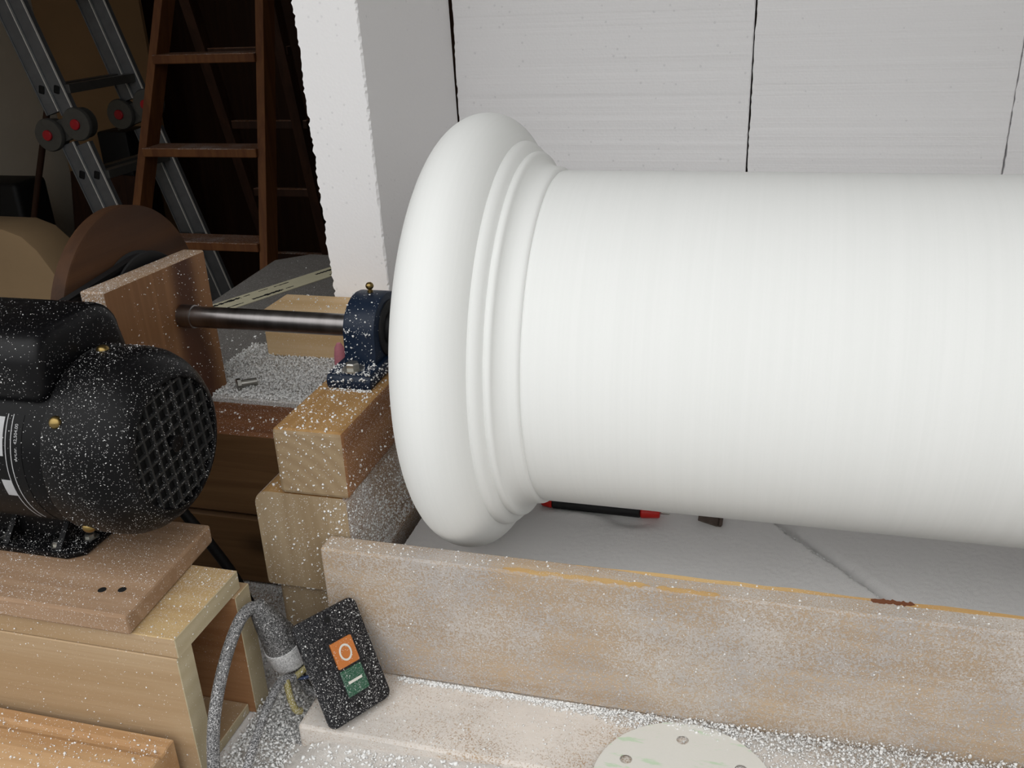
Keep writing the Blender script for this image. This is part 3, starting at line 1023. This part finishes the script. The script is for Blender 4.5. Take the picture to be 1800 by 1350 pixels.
# =================================================================== SWITCH, PLUG, CORDS
n_ = Vector((.760, -.436, .481)).normalized()
TL, TR, BR, BL = Vector((.151, -.262, .899)), Vector((.187, -.202, .898)), Vector((.229, -.230, .805)), Vector((.194, -.290, .807))
ux = ((TR - TL) + (BR - BL)).normalized()
uy = ((TL - BL) + (TR - BR)); uy = (uy - ux * uy.dot(ux)).normalized()
uz = ux.cross(uy)
ctr = (TL + TR + BR + BL) / 4 + Vector((-.002, 0, .001))
sw = bpy.data.objects.new('switch_box', None)
COL.objects.link(sw)
sw.matrix_world = Matrix(((ux.x, uy.x, uz.x, ctr.x), (ux.y, uy.y, uz.y, ctr.y), (ux.z, uy.z, uz.z, ctr.z), (0, 0, 0, 1)))
ORG[sw.name] = Vector((0, 0, 0))
tag(sw, 'black push-button switch box leaning on the front plank, dusty', 'switch')
def rrect(w, h, r, n=5):
    out = []
    for cx, cy, a0 in ((w / 2 - r, h / 2 - r, 0), (-w / 2 + r, h / 2 - r, PI / 2), (-w / 2 + r, -h / 2 + r, PI), (w / 2 - r, -h / 2 + r, 1.5 * PI)):
        for i in range(n + 1):
            a = a0 + PI / 2 * i / n
            out.append((cx + r * math.cos(a), cy + r * math.sin(a)))
    return out
add('face_plate', prism_bm(rrect(.070, .105, .008), -.006, 0, 'Z', .0018, 2), 'switch', sw, True, True)
add('back_box', prism_bm(rrect(.046, .070, .004), -.034, -.006, 'Z', .001, 1), 'switch', sw, True, True)
bm = bmesh.new()
for q in (prism_bm([(-.025, -.046), (-.0225, -.046), (-.0225, .042), (-.025, .042)], -.001, .0012, 'Z'),):
    join(bm, q)
add('raised_rib', bm, 'switch', sw, False, True)
bf = add('button_frame', prism_bm(rrect(.030, .060, .002), -.001, .0016, 'Z', .0006, 1), 'switch', sw, False, True)
bf.location = (.0035, -.0055, 0)
ob = add('stop_button', prism_bm(rrect(.0235, .0255, .0012), 0, .0045, 'Z', .0006, 1), 'orange', sw, False, True)
ob.location = (.0035, .0085, 0)
tag(ob, 'orange stop button')
gb = add('start_button', prism_bm(rrect(.0235, .0255, .0012), 0, .0030, 'Z', .0006, 1), 'green', sw, False, True)
gb.location = (.0035, -.0195, 0)
tag(gb, 'dusty green start button')
ring = bmesh.new()
N = 36
RV = []
for i in range(N):
    a = 2 * PI * i / N
    RV.append([ring.verts.new((r * .88 * math.cos(a), r * 1.1 * math.sin(a), z)) for r, z in ((.0056, .0045), (.0074, .0045), (.0074, .0050), (.0056, .0050))])
for i in range(N):
    j = (i + 1) % N
    for k in range(4):
        ring.faces.new((RV[i][k], RV[i][(k + 1) % 4], RV[j][(k + 1) % 4], RV[j][k]))
r_o = add('stop_mark', ring, 'mark', ob, False, True)
add('start_mark', bm_box((-.0075, .0075), (-.0012, .0012), (.0030, .0035), 0), 'mark', gb, False, True)
for yy in (.043, -.043):
    bm = revolve_bm([(-.0005, .0036), (.0002, .0034), (.0003, .0020)], (0, yy, 0), 'Z', 20)
    tag(add('painted_hole', bm, 'cavity_shade', sw, True, True), 'dark hole mark, its depth painted as a black disc')  # no real hole, its shade is painted on a flat disc

# cord that comes up from below the stand, its plug, and the lead on to the switch
t = thing('extension_cable', 'thick dusty cord arching up beside the pine box into a black plug', 'cable', (.11, -.28, .7705))
add('cord', tube_bm(spline([(.104, -.352, .7765), (.103, -.349, .806), (.102, -.332, .850), (.101, -.302, .885), (.101, -.272, .905), (.104, -.254, .9085), (.110, -.247, .9045)], 10), .0058), 'cord', t, True)
pa, pb = Vector((.1085, -.2490, .9075)), Vector((.126, -.2330, .838))
d = (pb - pa)
L = d.length
prof = [(-.004, .004), (-.002, .0078), (.006, .0105), (.020, .0135), (L * .70, .0185), (L * .72, .0182)]
add('plug_grip', xform(revolve_bm(prof, (0, 0, 0), 'Z', 32), axis_matrix(pa, d)), 'plug', t, True)
prof = [(L * .70, .0172), (L * .71, .0196), (L * .97, .0208), (L, .0198), (L, .012)]
tag(add('plug_collar', xform(revolve_bm(prof, (0, 0, 0), 'Z', 32), axis_matrix(pa, d)), 'plug_collar', t, True), 'grey dust-caked plug rim')
prof = [(L, .0120), (L + .012, .0125), (L + .013, .009)]
add('plug_insert', xform(revolve_bm(prof, (0, 0, 0), 'Z', 24), axis_matrix(pa, d)), 'plug', t, True)
dn = d.normalized()
q = pb + dn * .015
add('cord_clamp', bar_bm(q + Vector((-.016, -.012, .002)), q + Vector((.010, .010, .004)), .006, .004), 'plug_collar', t)
add('lead', tube_bm(spline([tuple(q), (.134, -.236, .818), (.146, -.243, .808), (.160, -.2415, .8085), (.171, -.238, .822)], 8), .0052), 'plug', t, True)
t = thing('switch_cable', 'thinner dusty cord with bared coloured wires, left of the switch', 'cable', (.13, -.3, .7705))
add('sheath', tube_bm(spline([(.128, -.352, .7760), (.128, -.342, .792), (.128, -.312, .815), (.129, -.286, .830), (.131, -.266, .836), (.138, -.254, .832)], 10), .0043), 'cord', t, True)
tag(add('yellow_wire', tube_bm(spline([(.138, -.254, .832), (.147, -.243, .838), (.156, -.236, .846), (.161, -.233, .853)], 8), .0032), 'wire_y', t, True), 'yellow wire')
tag(add('earth_wire', tube_bm(spline([(.134, -.262, .836), (.139, -.268, .820), (.144, -.270, .808), (.147, -.266, .8035)], 8), .0034), 'wire_y', t, True), 'yellow-green wire end')
tag(add('blue_wire', tube_bm(spline([(.136, -.252, .829), (.148, -.247, .829), (.158, -.240, .835), (.164, -.236, .843)], 8), .0016), 'wire_b', t, True), 'thin blue wire')

# =================================================================== SANDING DISC
cu = bpy.data.curves.new('disc', 'CURVE')
cu.dimensions = '2D'; cu.fill_mode = 'BOTH'; cu.extrude = .0004
def circ(cx, cy, r, n=48):
    s = cu.splines.new('POLY'); s.points.add(n - 1); s.use_cyclic_u = True
    for i in range(n):
        a = 2 * PI * i / n
        s.points[i].co = (cx + r * math.cos(a), cy + r * math.sin(a), 0, 1)
circ(0, 0, .079, 96)
for k in range(6):
    a = math.radians(96 + 60 * k)
    circ(.0575 * math.cos(a), .0575 * math.sin(a), .0055, 24)
tmp = bpy.data.objects.new('tmp', cu); COL.objects.link(tmp)
me = bpy.data.meshes.new_from_object(tmp.evaluated_get(bpy.context.evaluated_depsgraph_get()))
bpy.data.objects.remove(tmp)
bm = bmesh.new(); bm.from_mesh(me)
xform(bm, Matrix.Translation((.512, -.281, .8036)) @ Matrix.Rotation(-.015, 4, 'X'))
tag(add('sanding_disc', bm, 'paper'), 'round pale sanding disc with punched holes lying at the bottom edge', 'sanding disc')

def heap_mesh(name, label, x0, x1, y0, y1, zf, step=.003):
    xs = np.arange(x0, x1 + step, step); ys = np.arange(y0, y1 + step, step)
    Xg, Yg = np.meshgrid(xs, ys, indexing='ij')
    Z = zf(Xg, Yg) + rng.normal(0, .0007, Xg.shape)
    nx, ny = Xg.shape
    V = np.stack([Xg, Yg, Z], -1).reshape(-1, 3)
    org = np.array(((x0 + x1) / 2, (y0 + y1) / 2, .7705))
    i = np.arange(nx - 1)[:, None] * ny + np.arange(ny - 1)[None]
    F = np.stack([i, i + ny, i + ny + 1, i + 1], -1).reshape(-1, 4)
    me = bpy.data.meshes.new(name)
    me.from_pydata([tuple(v) for v in (V - org)], [], [tuple(map(int, f)) for f in F])
    for p in me.polygons: p.use_smooth = True
    me.materials.append(M['powder_tan'])
    o = bpy.data.objects.new(name, me); o.location = org
    COL.objects.link(o)
    return tag(o, label, 'foam dust', None, 'stuff')
def _front(X, Y):
    t_ = np.clip((Y + .36) / .078, 0, 1)
    return .7722 + (.0185 + .004 * np.sin(X * 21)) * t_ ** 1.5 * np.clip((X - .15) / .03, .0, 1) + .003 * np.clip(1 - np.abs(X - .12) / .04, 0, 1)
heap_mesh('foam_powder', 'white foam powder banked up in front of the ledge board', .0855, .95, -.36, -.2815, _front)

# =================================================================== TOOLS IN THE DUST
t = thing('hand_tool', 'black and red tool handle half buried in dust under the column', 'tool', (.385, .056, .861))
def handle(x0, x1, r0, r1, mat, nm):
    e = .0015
    bm = revolve_bm([(x0, r0 * .85), (x0 + e, r0), (x1 - e, r1), (x1, r1 * .85)], (0, .0560, .8690), 'X', 24)
    for v in bm.verts: v.co.z = .8690 + (v.co.z - .8690) * .75
    return add(nm, bm, mat, t, True)
M['redgrip'] = plain('red_grip', (.62, .018, .012), .4, var=.08)
tag(handle(.312, .325, .0085, .0105, 'redgrip', 'end_cap'), 'red end cap')
handle(.325, .430, .0105, .0115, 'blackrub', 'grip')
tag(handle(.430, .452, .0118, .0095, 'redgrip', 'front_cap'), 'red front cap')
tag(handle(.452, .463, .0035, .0032, 'zinc', 'stem'), 'steel stem')
M['rusty'] = plain('rusty_metal', (.16, .12, .10), .6, .4, var=.3, scale=150)
bm = bm_box((-.0135, .0135), (-.0085, .0085), (-.001, .001), .0005)
bm_box((.0095, .0135), (-.0085, .0085), (-.001, .006), .0005, bm=bm)
xform(bm, Matrix.Translation((.509, .0555, .8680)) @ Matrix.Rotation(.35, 4, 'Y') @ Matrix.Rotation(.45, 4, 'X') @ Matrix.Rotation(.1, 4, 'Z'))
tag(add('metal_bracket', bm, 'rusty'), 'small brown metal plate sticking out of the dust under the column', 'bracket')

# =================================================================== DARK BACK OF THE WORKSHOP
# --- wooden step ladder
def lad(u, z):            # front frame: plane leaning back
    return Vector((u, 1.45 + .22 * (z - 1.0), z))
t = thing('step_ladder', 'reddish brown wooden step ladder in the dark corner', 'ladder', (-.98, 1.6, 0))
def stile_x(z, side):
    if side < 0: return -1.084 - (1.426 - z) * .205
    return -.780 - (1.416 - z) * .022
for side in (-1, 1):
    a = lad(stile_x(.0, side), .0); b = lad(stile_x(2.0, side), 2.0)
    add('stile', bar_bm(a, b, .024, .062, up=(0, 1, 0)), 'step_wood', t)
for z in (.04, .289, .538, .787, 1.036, 1.278, 1.522, 1.77):
    xl, xr = stile_x(z, -1) + .010, stile_x(z, 1) - .010
    p = lad(0, z)
    bm = bm_box((xl, xr), (p.y - .045, p.y + .045), (z - .013, z + .011), .002)
    face_mats(bm, lambda n: 1 if n.z > .5 else 0)
    add('tread', bm, ['step_wood', 'step_top'], t)
def ladb(u, z): return Vector((u, 1.95 - .3 * (z - 1.0), z))
for xa, xb in ((-1.197, -1.19), (-.885, -.93)):
    a = ladb(xb + (xb - xa) * 1.2, .0); b = ladb(xa, 1.95)
    add('rear_stile', bar_bm(a, b, .034, .045, up=(0, 1, 0)), 'step_dark', t)
for z in (.30, .55, .80, 1.038, 1.268, 1.52):
    p = ladb(0, z)
    box('rear_rung', (-1.19, -.90), (p.y - .012, p.y + .012), (z - .015, z + .012), ['step_dark', 'step_top'], t, .002, rule=lambda n: 1 if n.z > .5 else 0)
box('top_cap', (-1.0, -.76), (1.63, 1.76), (1.97, 2.0), 'step_wood', t, .003)

# --- folded aluminium ladder leaning on the left wall
t = thing('folding_ladder', 'grey aluminium folding ladder with red hinge buttons', 'ladder', (-1.5, 1.76, 0))
du = Vector((.30, 0, -1.0)).normalized()           # down along a stile
dw = Vector((du.z, 0, -du.x)) * -1                   # across, towards +X
def rail(p, y, z0, z1, hinge_gap):
    """hollow rail with raised flange edges; p = (x at z=1.44)"""
    def at(z): return Vector((p + (1.44 - z) * .30, y, z))
    a, b = at(z0), at(z1)
    bm = bar_bm(a, b, .046, .022, up=(0, 1, 0))
    for s in (-1, 1):
        off = (b - a).normalized().cross(Vector((0, 1, 0))).normalized() * (s * .0225)
        bar_bm(a + off + Vector((0, -.012, 0)), b + off + Vector((0, -.012, 0)), .004, .006, up=(0, 1, 0), bevel=.0005, bm=bm)
    ro = add('rail', bm, 'alu', t)
    off = (b - a).normalized().cross(Vector((0, 1, 0))).normalized()
    if off.x < 0: off = -off
    off = off * .0235
    add('rail_glint', bar_bm(a + off + Vector((0, -.0125, 0)), b + off + Vector((0, -.0125, 0)), .0022, .0065, up=(0, 1, 0), bevel=0), 'alu_glint', ro)  # bright line along one edge, a painted glint
    return ro, at
for y, offs in ((1.6, (-1.667, -1.613)), (1.92, (-1.634, -1.580))):
    for p in offs:
        for z0, z1 in ((2.25, 1.12), (1.03, .02)):
            ro, at = rail(p, y, z0, z1, 0)
            for zz in ((1.19, 1.47, 1.75) if z0 > 2 else (.935, .66, .38)):
                c = at(zz)
                b = bm_box((-.009, .009), (-.0125, -.0105), (-.012, .012), .003, 2)
                xform(b, Matrix.Translation(c) @ Matrix.Rotation(.29, 4, 'Y'))
                add('slot', b, 'cavity_shade', t)  # raised black block, slot shade put into its colour
    # two hinge discs with red buttons
    for (hx, hz) in ((-1.592, 1.058), (-1.484, 1.090)):
        if y > 1.7: hx += .024; hz += .018
        h = add('hinge_disc', revolve_bm([(-.030, .030), (-.029, .047), (-.024, .050), (-.016, .050), (-.015, .046), (.012, .046), (.014, .040)], (hx, y, hz), 'Y', 40), 'hinge', t, True)
        tag(add('hinge_button', revolve_bm([(-.0375, .004), (-.037, .014), (-.035, .016), (-.029, .016)], (hx, y, hz), 'Y', 24), 'red', h, True), 'red release button')
    add('hinge_plate', prism_bm([(-1.60, 1.02), (-1.47, 1.06), (-1.475, 1.125), (-1.60, 1.09)], y - .012, y + .012, 'Y', .003, 2), 'hinge', t)
for zz in (.38, .66, .935, 1.19, 1.47, 1.75):
    for p in (-1.655, -1.592):
        x = p + (1.44 - zz) * .30
        add('rung', bar_bm((x, 1.60, zz), (x + .01, 1.92, zz + .002), .030, .026), 'hinge', t)

# --- things in the corner
tag(box('hardboard_sheet', (-2.44, -1.93), (2.62, 2.64), (.0, 1.75), 'panel_tan', bevel=.002), 'tan hardboard sheet standing behind the aluminium ladder', 'sheet')
tag(add('leaning_board', xform(bm_box((-.18, .18), (-.01, .01), (0, .80), .002), Matrix.Translation((-2.04, 2.20, .0)) @ Matrix.Rotation(.06, 4, 'Y') @ Matrix.Rotation(-.15, 4, 'X')), 'step_dark'),
    'dark brown board leaning below the ladder hinges', 'board')
tag(add('broom_stick', tube_bm(spline([(-2.30, 1.90, .01), (-2.05, 1.90, .65), (-1.86, 1.90, 1.09)], 4), .011, 10), 'step_dark', None, True), 'thin brown stick leaning against the corner', 'stick')
tag(add('black_crate', bm_box((-2.48, -2.14), (1.97, 2.14), (0, .82), .02, 3), 'blackbag', None, True), 'black plastic box at the left edge below the pale wall', 'box')
tag(add('black_tin', bm_box((-2.10, -1.96), (2.42, 2.58), (0, .94), .01, 2), 'blackbag', None, True), 'black bin standing behind the hinges of the aluminium ladder', 'bin')
tag(add('cardboard_box', prism_bm([(-1.60, 0), (-1.05, 0), (-1.05, .78), (-1.085, .845), (-1.115, .895), (-1.15, .928), (-1.20, .945), (-1.60, .95)], .90, 1.02, 'Y', .004, 2), 'card', None, True),
    'tan box with rounded shoulder at the left edge behind the motor', 'box')
tag(add('dark_plank', bar_bm((-1.16, 2.6, 0), (-1.02, 2.8, 2.2), .10, .02, up=(0, 1, 0)), 'step_dark'), 'dark narrow plank standing behind the step ladder', 'plank')

# =================================================================== FOAM CRUMBS
Lb = 'white foam crumbs '
# motor: upper and camera-facing half of the fan cover and body
def on_cyl(n, x0, x1, r, a0, a1, f=None):
    x = rng.uniform(x0, x1, n); a = np.radians(rng.uniform(a0, a1, n))
    return np.stack([x, MY + r * np.cos(a), MZ + r * np.sin(a)], -1)
P = np.concatenate([on_cyl(520, -.030, .012, .0870, 60, 250), on_cyl(90, -.21, -.03, .0818, 130, 230)])
crumbs('foam_crumbs', Lb + 'sprinkled over the black motor cover', P, sizes(len(P), .0002, .0009, 5))
P = np.concatenate([quad(260, (-.21, -.262, 1.1858), (.165, 0, 0), (0, .057, 0)), quad(120, (-.21, -.2935, 1.135), (.165, 0, 0), (0, .0, .022))])
crumbs('foam_crumbs', Lb + 'on the capacitor cover above the motor', P, sizes(len(P), .00025, .0009, 3))
P = quad(420, (-.20, -.275, .9605), (.14, 0, 0), (0, .035, 0), lambda a, b: .2 + .8 * (a > .75))
crumbs('foam_crumbs', Lb + 'on the foot plate of the motor', P, sizes(len(P), .0003, .0011, 3))
P = quad(2600, (-.25, -.338, .9532), (.285, 0, 0), (0, .14, 0), lambda a, b: patchy(a, b, 6, 1, .3))
crumbs('foam_crumbs', Lb + 'sprinkled over the brown mounting board', P, sizes(len(P), .0002, .0008, 3))
P = np.concatenate([quad(700, (-.05, -.335, .9328), (.13, 0, 0), (0, .10, 0)), quad(160, (-.2, -.3373, .80), (.27, 0, 0), (0, 0, .13)),
                    quad(120, (.0805, -.335, .915), (0, .1, 0), (0, 0, .016))])
crumbs('foam_crumbs', Lb + 'scattered over the pine box', P, sizes(len(P), .0002, .0013, 4))
P = quad(600, (-.2, -.40, .826), (.26, 0, 0), (0, .05, 0))
crumbs('foam_crumbs', Lb + 'lying along the front batten', P, sizes(len(P), .0003, .0018, 4))
# timbers
P = np.concatenate([quad(420, (.106, -.17, 1.0572), (.069, 0, 0), (0, .13, 0)), quad(240, (.1772, -.17, .99), (0, .17, 0), (0, 0, .06), lambda a, b: .25 + .75 * (b < .35)),
                    quad(120, (.106, -.1722, .99), (.069, 0, 0), (0, 0, .065))])
crumbs('foam_crumbs', Lb + 'on the timber under the bearing', P, sizes(len(P), .0004, .0022, 3))
P = np.concatenate([quad(420, (.076, -.1703, .88), (.094, 0, 0), (0, 0, .10), lambda a, b: .3 + .7 * (a > .75)),
                    quad(7000, (.1722, -.168, .88), (0, .22, 0), (0, 0, .105), lambda a, b: np.clip(1.15 - b * .9 - a * .4, .05, 1)),
                    quad(160, (.088, -.165, .9853), (.015, 0, 0), (0, .1, 0)),
                    quad(220, (.082, -.1643, .78), (.085, 0, 0), (0, 0, .09)),
                    quad(200, (.074, -.1695, .873), (.095, 0, 0), (0, .003, .002))])
crumbs('foam_crumbs', Lb + 'stuck to the sides of the stacked timbers', P, sizes(len(P), .0003, .0020, 3))
P = quad(700, (-.30, -.048, .9825), (.40, 0, 0), (0, .072, 0), lambda a, b: np.clip(patchy(a, b, 9, 2, .05), 0, 1))
crumbs('foam_crumbs', Lb + 'lying on the dark rail', P, sizes(len(P), .0005, .0024, 2.5))
P = quad(9000, (-.135, .030, .9855), (.20, 0, 0), (0, .172, 0), lambda a, b: np.clip(1.1 - .5 * b * (a < .3), .1, 1))
P[:, 2] += rng.uniform(0, 1, len(P)) ** 2 * .0035
crumbs('foam_crumbs', Lb + 'thickly covering the pale board behind the rail', P, sizes(len(P), .0008, .0026, 2))
P = np.concatenate([quad(420, (-.33, .05, .9670), (.19, 0, 0), (0, .34, 0)), quad(60, (-.32, .3, .967), (.45, 0, 0), (0, .38, 0)),
                    quad(90, (-.09, .167, 1.0503), (.15, 0, 0), (0, .068, 0)), ])
crumbs('foam_crumbs', Lb + 'scattered over the grey worktop and pine block', P, sizes(len(P), .0005, .0026, 3))
P = np.concatenate([quad(330, (.1175, -.073, 1.0738), (.047, 0, 0), (0, .028, 0)), quad(60, (.1175, -.0748, 1.059), (.047, 0, 0), (0, 0, .012)),
                    quad(160, (.113, -.079, 1.0575), (.055, 0, 0), (0, .004, .001)), quad(60, (.127, -.0455, 1.075), (.033, 0, 0), (0, 0, .04)),
                    np.stack([rng.uniform(.126, .160, 60), *(lambda a: (-.0425 * np.cos(a), 1.102 + .0372 * np.sin(a)))(rng.uniform(.1, 1.5, 60))], -1),
                    quad(60, (.1664, -.072, 1.060), (0, .05, 0), (0, 0, .012))])
crumbs('foam_crumbs', Lb + 'clinging to the blue bearing', P, sizes(len(P), .0004, .0019, 2.5))
P = np.concatenate([quad(330, (-.0953, -.115, 1.0), (0, .18, 0), (0, 0, .16)), quad(900, (-.122, -.118, 1.166), (.025, 0, 0), (0, .18, -.0063))])
crumbs('foam_crumbs', Lb + 'on the upright board', P, sizes(len(P), .0003, .0013, 3))
# front plank and ledge
P = np.concatenate([quad(2600, (.15, -.195, .9442), (1.0, 0, 0), (0, .021, 0), lambda a, b: np.clip(.25 + 1.0 * (a < .1), 0, 1)),
                    quad(1100, (.15, -.1968, .81), (.95, 0, 0), (0, 0, .13)),
                    quad(120, (.1455, -.196, .82), (0, .022, 0), (0, 0, .12))])
crumbs('foam_crumbs', Lb + 'specking the front plank', P, sizes(len(P), .0002, .0017, 5))
def seam(n):
    u = rng.uniform(0, 1, n) ** .8
    x = .22 + u * .80
    w = .003 + .020 * np.clip((x - .36) / .3, 0, 1)
    v = np.abs(rng.normal(0, 1, n)) * w
    h = np.clip((x - .38) / .35, 0, 1) * .013 * np.exp(-(v / (w + .001)) ** 2) + .0006
    z = .800 + rng.uniform(0, 1, n) * h + .0004
    return np.stack([x, -.1978 - np.minimum(v, .075), z], -1)
P = seam(12000)
crumbs('foam_crumbs', Lb + 'heaped along the seam of plank and ledge', P, sizes(len(P), .0004, .0021, 2.2))
P = np.concatenate([quad(2600, (.153, -.279, .8003), (.85, 0, 0), (0, .08, 0)), quad(500, (.50, -.28, .801), (.30, 0, 0), (0, .05, 0))])
crumbs('foam_crumbs', Lb + 'scattered over the ledge board', P, sizes(len(P), .0003, .0016, 4))
def heap(n, x0, x1, y0, y1, z, hmax):
    x = rng.uniform(x0, x1, n); y = rng.uniform(y0, y1, n)
    return np.stack([x, y, z + rng.uniform(0, 1, n) ** 1.5 * hmax], -1)
P = np.concatenate([heap(5200, .086, .149, -.36, -.175, .7712, .010), np.array([(x_, y_, float(_front(np.array(x_), np.array(y_))) + .0006) for x_, y_ in zip(rng.uniform(.16, .60, 3000), rng.uniform(-.36, -.283, 3000))])])
crumbs('foam_crumbs', Lb + 'heaped on the bench below the switch', P, sizes(len(P), .0008, .0028, 2))
P = heap(3200, -.10, .079, -.215, -.052, .7712, .006)
crumbs('foam_crumbs', Lb + 'in the gap behind the pine box', P, sizes(len(P), .0007, .0024, 2))
# switch box and cords
sp = quad(700, (-.033, -.050, .0006), (.066, 0, 0), (0, .10, 0), lambda a, b: np.clip(.25 + .9 * (b < .25) + .5 * (a > .75), 0, 1))
mw = np.array(sw.matrix_world)
P = sp @ mw[:3, :3].T + mw[:3, 3]
crumbs('foam_crumbs', Lb + 'dusting the black switch', P, sizes(len(P), .0003, .0012, 3))
# edge of the powder crack and a few larger bits on the bed
u = rng.uniform(0, 1, 260)
P = np.stack([gx0 + (gx1 - gx0) * u + rng.normal(0, .0015, 260), gy0 + (gy1 - gy0) * u, np.full(260, .8625)], -1)
crumbs('foam_crumbs', Lb + 'along the diagonal crack in the powder', P, sizes(len(P), .0004, .0014, 2))
